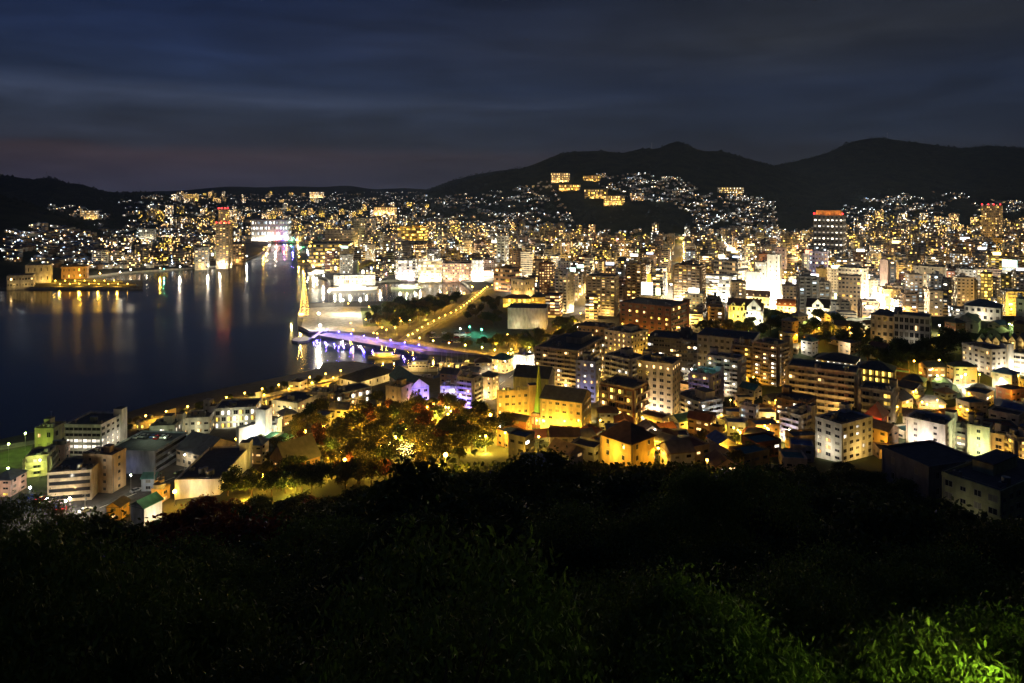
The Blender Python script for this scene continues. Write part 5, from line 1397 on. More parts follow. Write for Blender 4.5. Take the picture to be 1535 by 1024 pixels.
def leafmat(n, c1, c2):
    m = bpy.data.materials.new('leaves_' + n); m.use_nodes = True; nt = m.node_tree; N, L = nt.nodes, nt.links; b = N['Principled BSDF']
    b.inputs['Roughness'].default_value = .6; b.inputs['Specular IOR Level'].default_value = .2
    g = N.new('ShaderNodeNewGeometry'); oi = N.new('ShaderNodeObjectInfo')
    a = N.new('ShaderNodeMath'); a.operation = 'MULTIPLY_ADD'; a.inputs[1].default_value = .65; L.new(g.outputs['Random Per Island'], a.inputs[0])
    q = N.new('ShaderNodeMath'); q.operation = 'MULTIPLY'; q.inputs[1].default_value = .35; L.new(oi.outputs['Random'], q.inputs[0]); L.new(q.outputs[0], a.inputs[2])
    mx = N.new('ShaderNodeMix'); mx.data_type = 'RGBA'; L.new(a.outputs[0], mx.inputs[0]); mx.inputs[6].default_value = (*c1, 1); mx.inputs[7].default_value = (*c2, 1)
    L.new(mx.outputs[2], b.inputs['Base Color'])
    tr = N.new('ShaderNodeBsdfTranslucent'); L.new(mx.outputs[2], tr.inputs[0])
    ms = N.new('ShaderNodeMixShader'); ms.inputs[0].default_value = .2; L.new(b.outputs[0], ms.inputs[1]); L.new(tr.outputs[0], ms.inputs[2])
    L.new(ms.outputs[0], N['Material Output'].inputs[0])
    LEAF[n] = m


leafmat('green', (.018, .034, .009), (.06, .085, .022))
leafmat('bright', (.035, .07, .015), (.12, .17, .035))
leafmat('red', (.06, .018, .01), (.16, .05, .02))
leafmat('olive', (.05, .055, .014), (.15, .13, .035))
BARK = material('bark', (.07, .05, .035), .95, .3, 2)
nr = np.random.default_rng(5)


def leaves(cent, n_each, spread, ln, wd, droop, mat, name='crown'):
    n = len(cent) * n_each
    c = np.repeat(cent, n_each, 0) + nr.normal(0, spread, (n, 3)) * np.array([1, 1, .7])
    d = nr.normal(0, 1, (n, 3)); d[:, 2] -= droop; d /= np.linalg.norm(d, axis=1)[:, None]
    s = np.cross(d, nr.normal(0, 1, (n, 3))); s /= np.linalg.norm(s, axis=1)[:, None]
    l = ln * nr.uniform(.7, 1.3, (n, 1)); w = wd * nr.uniform(.7, 1.3, (n, 1))
    V = np.stack([c, c + d * l * .45 + s * w, c + d * l, c + d * l * .45 - s * w], 1).reshape(-1, 3)
    return mesh_np(name, V, np.arange(n * 4).reshape(-1, 4), [LEAF[mat]])


def crown_centres(k, R, hgt, z0, lobes=6):
    """Leaf clumps on the shells of several uneven lobes, with gaps between them."""
    out = []
    L = [(nr.uniform(-.45, .45) * R, nr.uniform(-.45, .45) * R, z0 + nr.uniform(.25, .8) * hgt, nr.uniform(.38, .62) * R) for _ in range(lobes)]
    for _ in range(k):
        x, y, z, r = L[nr.integers(lobes)]
        v = nr.normal(0, 1, 3); v /= np.linalg.norm(v); v[2] = abs(v[2]) * .9 - .25
        out.append((x + v[0] * r, y + v[1] * r, z + v[2] * r * hgt / R * .62))
    return np.array(out), L


def trunk_mesh(L, hgt, r0):
    q = MB(); top = min(l[2] for l in L) * .6
    q.tube((0, 0, -1.5), (.1, 0, top), r0, r0 * .65, BARK, 7)
    for x, y, z, r in L:
        m1 = (x * .45 + .1, y * .45, top + (z - top) * .55)
        q.tube((.1, 0, top * .95), m1, r0 * .45, r0 * .26, BARK, 5); q.tube(m1, (x, y, z + r * .2), r0 * .26, r0 * .06, BARK, 5)
        for _ in range(2): q.tube(m1, (x + nr.uniform(-r, r) * .8, y + nr.uniform(-r, r) * .8, z + nr.uniform(0, r) * .6), r0 * .14, r0 * .03, BARK, 4)
    return q.mesh('trunk')


TP = {}


def tree_kind(key, mat, k, n_each, R, hgt, spread, ln, wd, droop, variants):
    TP[key] = []
    for _ in range(variants):
        cc, L = crown_centres(k, R, hgt * .8, hgt * .2, nr.integers(5, 9))
        TP[key].append((leaves(cc, n_each, spread, ln, wd, droop, mat), trunk_mesh(L, hgt, .035 * hgt)))


# R=1-ish canonical sizes in metres; instances are scaled per tree
tree_kind('close', 'bright', 620, 72, 4.0, 9.0, .30, .17, .03, .9, 2)
tree_kind('close2', 'green', 560, 60, 4.0, 9.0, .26, .13, .042, .3, 2)
tree_kind('slope', 'green', 150, 40, 4.6, 10.0, .42, .42, .12, .5, 4)
tree_kind('redslope', 'red', 150, 40, 4.4, 9.0, .42, .42, .12, .5, 2)
tree_kind('park', 'green', 80, 22, 4.0, 8.0, .5, .7, .22, .3, 4)
tree_kind('olive', 'olive', 80, 22, 4.0, 8.0, .5, .7, .22, .3, 3)
tree_kind('redpark', 'red', 80, 22, 3.6, 7.0, .5, .7, .22, .3, 2)


def tree(key, x, y, z, s, label, group, name='tree', sz=1.0):
    cr, tk = RNG.choice(TP[key])
    o = thing(name, label, 'tree', (x, y, z), RNG.uniform(0, 6.28), group); o.scale = (s, s, s * sz)
    link('trunk', tk, o); link('crown', cr, o)
    return o


SIL = [(-300, 770), (0, 768), (40, 788), (112, 778), (150, 765), (200, 792), (232, 782), (262, 752), (285, 724), (330, 714), (372, 722), (420, 722), (480, 735), (560, 722), (620, 702), (700, 697), (760, 694), (850, 702), (900, 716), (960, 727), (1060, 716), (1150, 702), (1250, 697), (1310, 692), (1335, 705), (1400, 738), (1470, 762), (1535, 772), (1900, 800)]
nt_ = 0
Yr = 13.0
while Yr < 225:
    s = max(4.6, .052 * Yr + 4.4); x = -.86 * Yr - RNG.uniform(0, s)
    while x < .86 * Yr + 4:
        tx, ty = x + RNG.uniform(-.3, .3) * s, Yr + RNG.uniform(-.35, .35) * s; x += s
        if ty < 12 or math.hypot(tx - 8.7, ty - 13.0) < 5.5: continue
        u = CX + F * tx / ty; z = tz(tx, ty)
        if not clear(tx, ty, s * .35): continue
        sil = np.interp(u, [p[0] for p in SIL], [p[1] for p in SIL])
        zmax = H - (sil + RNG.uniform(0, 16) - YH) / F * ty
        nat = RNG.uniform(8.5, 13.5) if ty > 32 else min(13, H - (RNG.uniform(800, 950) - YH) / F * ty - z)
        hgt = min(nat, zmax - z)
        if hgt < 3.2: continue
        if ty < 44: key, base = RNG.choice(('close', 'close', 'close2')), 9.0
        elif 150 < u < 520 and RNG.random() < .45: key, base = 'redslope', 9.0
        else: key, base = 'slope', 10.0
        wid = min(s * .19, hgt / base * 1.25) if key not in ('close', 'close2') else s * .20
        o = tree(key, tx, ty, z, wid, {'close': 'leafy tree just below the viewpoint with drooping pointed leaves', 'close2': 'small-leaved dense tree just below the viewpoint', 'redslope': 'dark reddish broadleaf tree lost in shadow on the slope below the viewpoint'}.get(key, 'near-black broadleaf tree on the shadowed slope below the viewpoint'),
                 {'close': 'leafy trees just below the viewpoint', 'close2': 'small-leaved trees just below the viewpoint', 'redslope': 'reddish trees of the dark slope'}.get(key, 'near-black trees of the dark slope'), 'broadleaf_tree', hgt / base / wid)
        nt_ += 1
    Yr += s * .95
for tx, ty, yp in ((10.4, 15.4, 930), (8.0, 16.2, 935), (5.6, 16.6, 950), (12.8, 15.8, 950), (9.6, 19, 900), (6.4, 20, 905), (3.2, 18, 955), (13, 20, 905)):
    z = tz(tx, ty); hgt = H - (yp - YH) / F * ty - z
    tree('close', tx, ty, z, .95, 'leafy tree just below the viewpoint with drooping pointed leaves', 'leafy trees just below the viewpoint', 'broadleaf_tree', hgt / 9.0 / .95)
print('slope trees', nt_)


def scatter(poly, cnt, keys, label, group, smin, smax, name='park_tree', gap=2.2, up=0):
    ok = 0
    for _ in range(cnt * 15):
        if ok >= cnt: break
        px = RNG.uniform(min(p[0] for p in poly), max(p[0] for p in poly)); py = RNG.uniform(min(p[1] for p in poly), max(p[1] for p in poly))
        if not in_poly(px, py, poly): continue
        x, y, z = gp(px, py)
        if in_water(x, y) or coast_dist(x, y) < 3 or not clear(x, y, gap): continue
        if any(abs(px - a) < 7 and -2 < py - b < 24 for a, b in GLP) or (abs(px - 606) < 22 and 0 < py - 675 < 50): continue
        tree(RNG.choice(keys), x, y, z, RNG.uniform(smin, smax), label, group, name)
        if up and RNG.random() < up: light((x + RNG.uniform(-1.5, 1.5), y - 4.6, z + RNG.uniform(2, 5)), RNG.choice((AMBER, (1, .42, .03), (1, .68, .08))), RNG.uniform(600, 2600), .25, None, 4.5 if y > 345 or x > -45 else 12.0)  # unseen accent lights added on the near side to brighten the foliage
        FOOT.append((x, y, gap)); ok += 1


scatter([(440, 622), (560, 610), (660, 610), (750, 628), (760, 660), (700, 690), (540, 712), (440, 705)], 110, ['park', 'olive', 'olive', 'olive', 'olive', 'redpark'], 'garden tree lit from below among orange globe lamps', 'lamplit trees of the hillside garden', .8, 1.35, 'garden_tree', 2.3, .62)
scatter([(440, 630), (560, 615), (660, 615), (750, 632), (760, 660), (700, 696), (540, 716), (440, 705)], 80, ['olive', 'park', 'olive'], 'low rounded shrub under the orange globe lamps', 'lamplit shrubs of the hillside garden', .3, .5, 'garden_shrub', 1.2)
scatter([(560, 492), (600, 494), (640, 480), (680, 458), (690, 452), (640, 456), (600, 460), (570, 470), (540, 484)], 66, ['park', 'park', 'olive'], 'park tree on the waterfront between the plaza and the amber road', 'trees of the waterfront park', 1.0, 1.6, 'park_tree', 2.4, .45)
scatter([(690, 478), (705, 455), (765, 455), (765, 498), (725, 486)], 16, ['park', 'olive'], 'dark tree at the back of the dark harbour car park', 'trees of the harbour car park', 1.0, 1.5)
scatter([(640, 512), (700, 522), (740, 524), (740, 518), (690, 514), (645, 505)], 9, ['park', 'olive'], 'small tree between the quay road and dark car park', 'trees along the quay road', .6, .9)
scatter([(745, 532), (800, 532), (872, 505), (860, 488), (832, 494), (832, 510), (790, 512), (745, 516)], 28, ['park', 'olive'], 'avenue tree lit amber below the museum and quay', 'trees of the museum avenue', 1.0, 1.5, 'avenue_tree', 2.2, .6)
scatter([(1030, 500), (1100, 482), (1180, 478), (1250, 480), (1300, 500), (1300, 530), (1200, 512), (1100, 506)], 34, ['park', 'park', 'olive'], 'dark tree on the school hill below the floodlit gabled houses', 'trees of the school hill', 1.0, 1.5, 'hill_tree', 2.2, .2)
scatter([(1290, 500), (1340, 525), (1440, 515), (1450, 555), (1400, 562), (1300, 560)], 22, ['park'], 'dark tree beside the playing field and dark school', 'trees round the playing field', 1.0, 1.6, 'hill_tree')
scatter([(320, 700), (390, 668), (450, 680), (450, 716), (380, 722), (330, 716)], 22, ['park', 'olive'], 'green tree beside the long grey gabled shed', 'trees by the grey shed', .6, .9, 'street_tree')
scatter([(880, 600), (1100, 580), (1300, 600), (1520, 580), (1520, 680), (1000, 710), (870, 700)], 34, ['park', 'olive'], 'small dark tree squeezed between the hillside houses', 'trees among the hillside houses', .5, .85, 'yard_tree', 1.6)
scatter([(360, 712), (480, 720), (560, 712), (640, 694), (640, 705), (560, 724), (420, 735)], 12, ['redpark', 'olive'], 'autumn-red tree at the lower edge of the hillside garden', 'red trees under the garden', .8, 1.1, 'garden_tree')

scatter([(90, 652), (222, 632), (400, 588), (480, 570), (480, 578), (400, 598), (230, 642), (100, 662)], 40, ['park', 'olive'], 'small clipped tree along the waterfront promenade', 'small trees of the promenade', .3, .6, 'street_tree', 1.5)
scatter([(300, 712), (372, 716), (470, 722), (600, 712), (600, 722), (430, 745), (300, 745)], 26, ['park', 'olive', 'park'], 'dark tree between the near slope and the lamplit garden', 'trees under the garden', .8, 1.25, 'garden_tree', 2.0, .12)
# palms by the amber hall
def palm(x, y, z, h):
    o = thing('palm_tree', 'uplit palm with a spiky crown beside the amber hip-roofed hall', 'tree', (x, y, z), RNG.uniform(0, 6), 'palms by the amber hall')
    q = MB(); q.tube((0, 0, -1), (.2, .1, h * .6), .26, .2, BARK, 8); q.tube((.2, .1, h * .6), (.3, .1, h), .2, .17, BARK, 8); q.build('trunk', o)
    V = []
    for k in range(22):
        a = k * 2.4; e = .9 - .055 * k; pts = []
        for t in np.linspace(0, 1, 6):
            rr = 3.0 * t; pts.append(np.array([.3 + rr * math.cos(a) * math.cos(e * (1 - t * .9)), .1 + rr * math.sin(a) * math.cos(e * (1 - t * .9)), h + rr * math.sin(e) - 1.7 * t * t]))
        for p0, p1 in zip(pts, pts[1:]):
            for sgn in (-1, 1):
                for tt in (0, .33, .66):
                    b0 = p0 + (p1 - p0) * tt; b1 = p0 + (p1 - p0) * (tt + .16); sd = np.array([-math.sin(a), math.cos(a), -.5]) * sgn * .75
                    V += [b0, b1, b1 + sd + (p1 - p0) * .5, b0 + sd + (p1 - p0) * .4]
    link('crown', mesh_np('crown', V, np.arange(len(V)).reshape(-1, 4), [LEAF['olive']]), o)
    light((x + 1.2, y - 1.6, z + 1.0), (1, .62, .1), 420, .25)


for px, py in ((832, 672), (868, 674), (846, 680), (889, 662)): palm(*gp(px, py), 6.5)

# undergrowth covers the slope under the trees
n = 52000
Yv = 5 + 225 * nr.random(n) ** 1.3; Xv = (nr.random(n) - .5) * 1.9 * (Yv + 6)
Zv = terrain(Xv, Yv)
sz = np.clip(.012 * Yv + .16, .2, 1.6)[:, None]
d = nr.normal(0, 1, (n, 3)); d[:, 2] = np.abs(d[:, 2]) + .4; d /= np.linalg.norm(d, axis=1)[:, None]
sd = np.cross(d, nr.normal(0, 1, (n, 3))); sd /= np.linalg.norm(sd, axis=1)[:, None]
c = np.column_stack([Xv, Yv, Zv + nr.random(n) * .9])
ok = np.array([clear(a, b, .5) if b > 150 else True for a, b in zip(Xv, Yv)])
V = np.stack([c, c + d * sz * .5 + sd * sz * .35, c + d * sz, c + d * sz * .5 - sd * sz * .35], 1)[ok].reshape(-1, 3)
tag(link('undergrowth', mesh_np('undergrowth', V, np.arange(len(V)).reshape(-1, 4), [LEAF['green']])), 'dark undergrowth between the trees of the near slope', 'undergrowth', kind='stuff')
# far woods: many small crowns along the ridges and on the wooded knolls
V = []; Fq = []
ico = [(0, 0, 1.0), (.9, 0, .35), (.28, .85, .35), (-.72, .53, .35), (-.72, -.53, .35), (.28, -.85, .35)]
icf = [(0, 1, 2), (0, 2, 3), (0, 3, 4), (0, 4, 5), (0, 5, 1)]
cnt = 0
for _ in range(26000):
    Yw = 1450 + 3400 * RNG.random() ** 1.1; u = RNG.uniform(-120, 1660); x = (u - CX) / F * Yw; z = tz(x, Yw)
    if z < 34: continue
    r = RNG.uniform(4, 8); a = RNG.uniform(0, 6.28); ca, sa = math.cos(a), math.sin(a); k = len(V)
    for p in ico:
        j = RNG.uniform(.75, 1.25); V.append((x + r * j * (p[0] * ca - p[1] * sa), Yw + r * j * (p[0] * sa + p[1] * ca), z - 2 + r * j * p[2] * 1.25))
    Fq += [(f[0] + k, f[1] + k, f[2] + k) for f in icf]
tag(link('hill_woods', mesh_np('hill_woods', V, Fq, [material('far_foliage', (.03, .04, .02), .95, 0)])), 'dark woods covering the mountain slopes and knolls', 'woods', kind='stuff')

# the lamp that lights the leaves in the near corner stands just under the viewpoint
gx, gy = 9.5, 12.9; gz = tz(gx, gy)
q = thing('garden_lamp', 'park lamp below the viewpoint lighting the leaves yellow-green', 'lamp', (gx, gy, gz))
b = MB(); b.tube((0, 0, -.5), (0, 0, 110.0 - gz), .07, .05, METAL, 8); b.build('post', q)
b = MB(); b.ball((0, 0, 110.2 - gz), .18, G_GREEN, 10, 6); b.build('lamp_head', q)
light((gx, gy + .05, 110.6), (.78, 1, .12), 72, .12)

for px, py in ((977, 222), (1330, 206), (70, 267)):
    Yp = 3000 if px < 1100 else 3800; xp = (px - CX) / F * Yp; o = thing('radio_mast', 'thin radio mast on the %s ridge' % ({977: 'central peak', 1330: 'high far', 70: 'low harbour-side'}[px]), 'mast', (xp, Yp, tz(xp, Yp)))
    q = MB(); q.tube((0, 0, -3), (0, 0, 32), .9, .3, METAL, 4); q.build('mast', o); q = MB(); q.box(-2, 2, -.5, .5, 22, 24, METAL); q.build('antenna', o)
# more lanes between the hillside houses
for pts in ([(1100, 668), (1180, 652), (1250, 660)], [(1350, 600), (1400, 612), (1440, 622), (1500, 640)], [(1380, 570), (1460, 580), (1540, 585)], [(1000, 645), (1060, 640), (1130, 645)], [(1190, 520), (1250, 500), (1300, 512)]):
    Q = strip('hill_lane', pts, 4.5, ROADP, .3)
    for x, y in along(Q, 22, 6, 2.6): lamp(0, 0, 'a', 'amber lamp in the lanes of the hillside houses', 'lamps in the hillside lanes', 1100, 5.5, .36, (x, y, tz(x, y)))

# festoon of bulbs over the garden terrace
X, Y, Z = gp(606, 686)
q = thing('string_lights', 'dense festoon of yellow bulbs blazing over the garden terrace', 'string lights', (X, Y, Z))
b = MB(); bb = glow('bulb_yellow', (1, .68, .22), 14)
for i in range(15):
    for j in range(11):
        if RNG.random() < .8: b.ball((-7 + i + RNG.uniform(-.4, .4), -4 + j * .8, 2.6 + RNG.uniform(-.8, 1.2) + j * .12), .12, bb, 6, 4)
b.build('bulbs', q)['kind'] = 'stuff'
b = MB()
for j in range(6): b.tube((-7.5, -4 + j * 1.6, 3.4), (7.5, -4 + j * 1.6, 3.4), .02, .02, DARKM, 4)
for sx in (-7.5, 7.5):
    for sy in (-4, 4): b.tube((sx, sy, -.5), (sx, sy, 3.5), .06, .05, METAL, 6)
b.build('wires', q)
for s in (-4, 0, 4): light((X + s, Y - 2, Z + 3.8), (1, .62, .12), 1100, .3)
for px, py in ((833, 662), (885, 664), (850, 668)): light((*gp(px, py)[:2], gp(px, py)[2] + 2), (1, .65, .1), 1500, .3)

# ------------------------------------------------------------------ boats
HULLW = material('hull_white', (.7, .7, .68), .4, .08); HULLD = material('hull_dark', (.03, .035, .05), .4, .1); WOOD = material('boat_deck', (.3, .2, .12), .6, .2)


def hull_mesh(L, B, h, m, deckm):
    q = MB(); st = []
    for t in np.linspace(0, 1, 11):
        b = B / 2 * (min(1, .72 + t * .9) if t < .35 else 1 - max(0, (t - .55) / .45) ** 2.2); zt = h * (1 + .35 * max(0, t - .5) ** 1.5 * 2)
        x = -L / 2 + L * t; st.append([(x, -b, zt), (x - (.04 * L * t if t > .9 else 0), -b * .62, -.6), (x - (.04 * L * t if t > .9 else 0), b * .62, -.6), (x, b, zt)])
    for a, b in zip(st, st[1:]):
        for i in range(3): q.poly([a[i], b[i], b[i + 1], a[i + 1]], m)
        q.poly([(*a[0][:2], a[0][2] - .15), (*a[3][:2], a[3][2] - .15), (*b[3][:2], b[3][2] - .15), (*b[0][:2], b[0][2] - .15)], deckm)
    q.poly(st[0], m); return q.mesh('hull')


def boat(px, py, L, B, h, label, cat, heading, decks=1, mast=0, m=None, lit=None, group=None, name='motor_boat', lights=None):
    x, y = flat(px, py, 0); o = thing(name, label, cat, (x, y, 0), math.radians(heading), group)
    link('hull', hull_mesh(L, B, h, m or HULLW, WOOD), o)
    zz = h
    for d in range(decks):
        q = MB(); l = L * (.52 - .14 * d); bb = B * (.74 - .1 * d); hh = 2.1 if L > 9 else 1.2; x0 = -L * .28 + d * L * .05
        q.box(x0, x0 + l, -bb / 2, bb / 2, zz - .1, zz + hh, m if m is HULLD else HULLW)
        for s in (-1, 1):
            nw = max(2, int(l / 2.2))
            for k in range(nw): q.poly([(x0 + l * (k + .15) / nw, s * (bb / 2 + .02), zz + hh * .4), (x0 + l * (k + .85) / nw, s * (bb / 2 + .02), zz + hh * .4), (x0 + l * (k + .85) / nw, s * (bb / 2 + .02), zz + hh * .82), (x0 + l * (k + .15) / nw, s * (bb / 2 + .02), zz + hh * .82)], LIT[lit] if lit else GLASS)
        q.box(x0 - .3, x0 + l + .5, -bb / 2 - .2, bb / 2 + .2, zz + hh, zz + hh + .12, HULLW); q.build('cabin', o); zz += hh + .12
    if mast:
        q = MB(); q.tube((L * .05, 0, h), (L * .05, 0, h + mast), .12, .05, METAL, 6); q.tube((L * .05, 0, h + 1.4), (-L * .3, 0, h + 1.5), .07, .06, METAL, 5); q.build('mast', o)
    if lights:
        for lx, ly, lz, col, pw in lights: light((x + lx, y + ly, lz), col, pw, .35)
    return o


boat(627, 556, 27, 6.5, 2.4, 'long white motor yacht with two decks moored in the violet-lit basin', 'yacht', 178, 2, 3, name='motor_yacht', lights=[(-4, -9, 4, WARM, 900)])
boat(478, 412, 38, 9, 3, 'white harbour ferry with bright windows at the river quay', 'ferry', 170, 2, 6, lit='c', name='ferry_boat', lights=[(0, -12, 8, WHITE_, 9000), (-14, -10, 6, WHITE_, 4000)])
boat(530, 435, 62, 11, 3.4, 'long white cruise ferry with floodlit decks in the inlet', 'ferry', 8, 2, 5, lit='c', name='ferry_boat', lights=[(-20, -16, 8, WHITE_, 9000), (0, -18, 8, WHITE_, 9000), (20, -16, 8, WHITE_, 9000)])
boat(612, 433, 44, 8, 2.6, 'greenish lit excursion boat lying behind the park trees', 'boat', 14, 1, 8, lit='y', name='excursion_boat', lights=[(0, -12, 6, (.8, 1, .35), 5000), (10, -10, 5, WHITE_, 2500)])
boat(576, 536, 24, 5.5, 1.4, 'low amber-lit work pontoon boat with a bright rail in the basin', 'boat', 8, 1, 4, lit='y', name='work_boat', lights=[(0, -5, 3.5, AMBER, 900), (8, -4, 3.5, AMBER, 600)])
for i, (px, py, hd) in enumerate(((612, 566, 20), (626, 568, 15), (640, 567, 24), (662, 549, 85), (669, 550, 88), (677, 551, 84), (686, 552, 90), (694, 553, 86), (700, 546, 80), (671, 441, 80), (680, 441, 86), (688, 442, 82), (696, 442, 88), (676, 435, 84), (686, 434, 85))):
    boat(px, py, 9 if py > 500 else 12, 3, 1.1, 'small white sailing boat berthed beside the white yacht' if i < 3 else ('small moored boat at the marina jetty under the quay road' if i < 9 else 'small moored boat in the inlet by the brown office'), 'boat', hd, 1, 9, group=('boats beside the yacht' if i < 3 else ('boats at the marina jetty' if i < 9 else 'boats in the inlet')), name='sailing_boat', lights=[(0, -5, 3, WARM, 260)] if i % 3 == 0 else None)
# jetty
a_ = flat(655, 546); b_ = flat(712, 546); q = MB(); q.box(min(a_[0], b_[0]), max(a_[0], b_[0]), a_[1] - 1.2, a_[1] + 1.2, .3, .8, CONC)
for k in range(7): q.tube((a_[0] + (b_[0] - a_[0]) * k / 6, a_[1] + 1.5, -2), (a_[0] + (b_[0] - a_[0]) * k / 6, a_[1] + 1.5, 2.4), .16, .16, DARKM, 6)
tag(q.build('jetty'), 'low concrete jetty with dark piles at the marina', 'jetty')
# hexagonal pontoon off the boardwalk
x, y = flat(452, 511); o = thing('pontoon', 'dark six-sided landing pontoon at the end of the boardwalk', 'pontoon', (x, y, 0), .2)
q = MB(); hx = [(8 * math.cos(t) * 1.0, 11 * math.sin(t)) for t in [math.pi / 3 * k + .3 for k in range(6)]]
for i in range(6):
    p, r = hx[i], hx[(i + 1) % 6]; q.poly([(*p, -.6), (*r, -.6), (*r, 1.6), (*p, 1.6)], HULLD)
q.poly([(*p, 1.6) for p in hx], CONC); q.build('deck', o)
q = MB()
for i in range(6):
    p, r = hx[i], hx[(i + 1) % 6]; q.tube((*p, 2.6), (*r, 2.6), .05, .05, METAL, 4); q.tube((*p, 1.6), (*p, 2.6), .06, .06, METAL, 4)
q.build('railing', o)
a_ = (x + 8, y + 3); b_ = flat(484, 500); q = MB(); dv = Vector((b_[0] - a_[0], b_[1] - a_[1])); nv = Vector((-dv.y, dv.x)).normalized() * 1.6
q.poly([(a_[0] - nv.x, a_[1] - nv.y, 1.7), (a_[0] + nv.x, a_[1] + nv.y, 1.7), (b_[0] + nv.x, b_[1] + nv.y, 3.2), (b_[0] - nv.x, b_[1] - nv.y, 3.2)], DECK)
q.poly([(a_[0] - nv.x, a_[1] - nv.y, 1.4), (a_[0] - nv.x, a_[1] - nv.y, 1.7), (b_[0] - nv.x, b_[1] - nv.y, 3.2), (b_[0] - nv.x, b_[1] - nv.y, 2.9)], DECK)
for s in (-1, 1): q.tube((a_[0] + s * nv.x, a_[1] + s * nv.y, 2.8), (b_[0] + s * nv.x, b_[1] + s * nv.y, 4.3), .05, .05, METAL, 4)
tag(q.build('gangway'), 'violet-lit gangway from the boardwalk to the dark pontoon', 'gangway')
for t in (.2, .5, .8): light((a_[0] + dv.x * t, a_[1] + dv.y * t - 2, 3.4), VIOLET, 500, .25)
# the sailing ship outlined in golden bulbs
x, y = flat(456, 474); o = thing('sailing_ship', 'four-masted sailing ship outlined with golden bulbs at the pier head', 'sailing ship', (x, y, 0), math.radians(105))
link('hull', hull_mesh(52, 11, 4.2, HULLW, WOOD), o)
GOLD = glow('bulb_gold', (1, .58, .10), 22); hts = [25, 36, 38, 28]; xs = [-17, -6, 6, 17]
for mx, mh in zip(xs, hts):
    q = MB(); q.tube((mx, 0, 3), (mx, 0, 4 + mh), .35, .12, METAL, 7)
    for k in (.4, .6, .8): q.tube((mx, -5 * (1.3 - k), 4 + mh * k), (mx, 5 * (1.3 - k), 4 + mh * k), .12, .12, METAL, 5)
    mast_ = q.build('mast', o)
    q = MB()
    for sgn in (-1, 1):
        for k in range(10):
            t = k / 9; q.ball((mx, sgn * 4.0 * (1 - t), 4.6 + mh * t), .2, GOLD, 6, 4)
    q.build('bulbs', mast_)
q = MB()
for (x0, z0), (x1, z1) in (((-26, 6), (-17, 29)), ((-17, 29), (-6, 40)), ((-6, 40), (6, 42)), ((6, 42), (17, 32)), ((17, 32), (30, 7)), ((-26, 5.2), (28, 6.2)), ((6, 42), (28, 7)), ((-6, 40), (-24, 6))):
    n_ = int(math.hypot(x1 - x0, z1 - z0) / 2.8)
    for k in range(n_ + 1): q.ball((x0 + (x1 - x0) * k / n_, RNG.uniform(-.6, .6), z0 + (z1 - z0) * k / n_), .22, GOLD, 6, 4)
q.build('rigging_lights', o)
for dz, pw in ((6, 6000), (16, 4000), (28, 2500)): light((x - 1, y - 9, dz), (1, .6, .12), pw, .5)
light((x - 5, y - 24, 6), (1, .75, .2), 4000, .4)
# floating docks with amber lamps on the left wharf
for i, (pa, pb, py, lb) in enumerate(((92, 206, 431, 'long floating dock edged with amber lamps nearest the open harbour'), (70, 186, 426, 'floating dock deck behind the nearer one, amber lamps on its wall'))):
    a_, b_ = flat(pa, py), flat(pb, py); L = b_[0] - a_[0]; o = thing('floating_dock', lb, 'floating dock', ((a_[0] + b_[0]) / 2, a_[1] - 8 + i * 0, 0))
    q = MB(); q.box(-L / 2, L / 2, -6, 6, -.8, 2.0, HULLD); q.build('pontoon_hull', o)
    q = MB(); q.box(-L / 2, L / 2, 5, 6.2, 2.0, 5.0, wall('dark grey')); q.build('dock_wall', o)
    for k in range(8):
        xx = -L / 2 + L * (k + .5) / 8; q = MB(); q.tube((xx, -4, 2), (xx, -4, 6), .1, .08, METAL, 5); q.ball((xx, -4, 6.3), .5, G_AMBER, 7, 5); q.build('deck_lamp', o)
        if k % 2 == i: light(((a_[0] + b_[0]) / 2 + xx, a_[1] - 8 - 6, 6), AMBER, 2600, .4)
# river bridges
for i, (pa, pb, py, lb) in enumerate(((399, 456, 374, 'nearer low road bridge over the river mouth'), (404, 450, 364, 'farther road bridge over the river with lit parapet'))):
    a_, b_ = flat(pa - 4, py), flat(pb + 4, py); L = b_[0] - a_[0]; o = thing('road_bridge', lb, 'bridge', ((a_[0] + b_[0]) / 2, a_[1], 0))
    q = MB(); q.box(-L / 2, L / 2, -5, 5, 5, 6.4, CONC); q.build('deck', o)
    q = MB(); q.box(-L / 2, L / 2, -5.2, -5.02, 5.4, 7.4, METAL); q.build('parapet', o)
    for k in range(4): q = MB(); q.box(-L * .36 + k * L * .24 - 1, -L * .36 + k * L * .24 + 1, -4, 4, -2, 4.98, CONC); q.build('pier', o)
    for k in range(5): light(((a_[0] + b_[0]) / 2 - L * .4 + k * L * .2, a_[1] - 8, 9), [WARM, WHITE_, (1, .1, .08), VIOLET, (.2, 1, .3)][(k + i) % 5], 8000, .5)

# ------------------------------------------------------------------ cars and poles
CARC = {'white': (.6, .6, .6), 'silver': (.35, .36, .38), 'black': (.02, .02, .022), 'blue': (.03, .06, .2), 'red': (.3, .02, .02)}
TYRE = material('tyre', (.02, .02, .02), .9, .1)
_car = {}


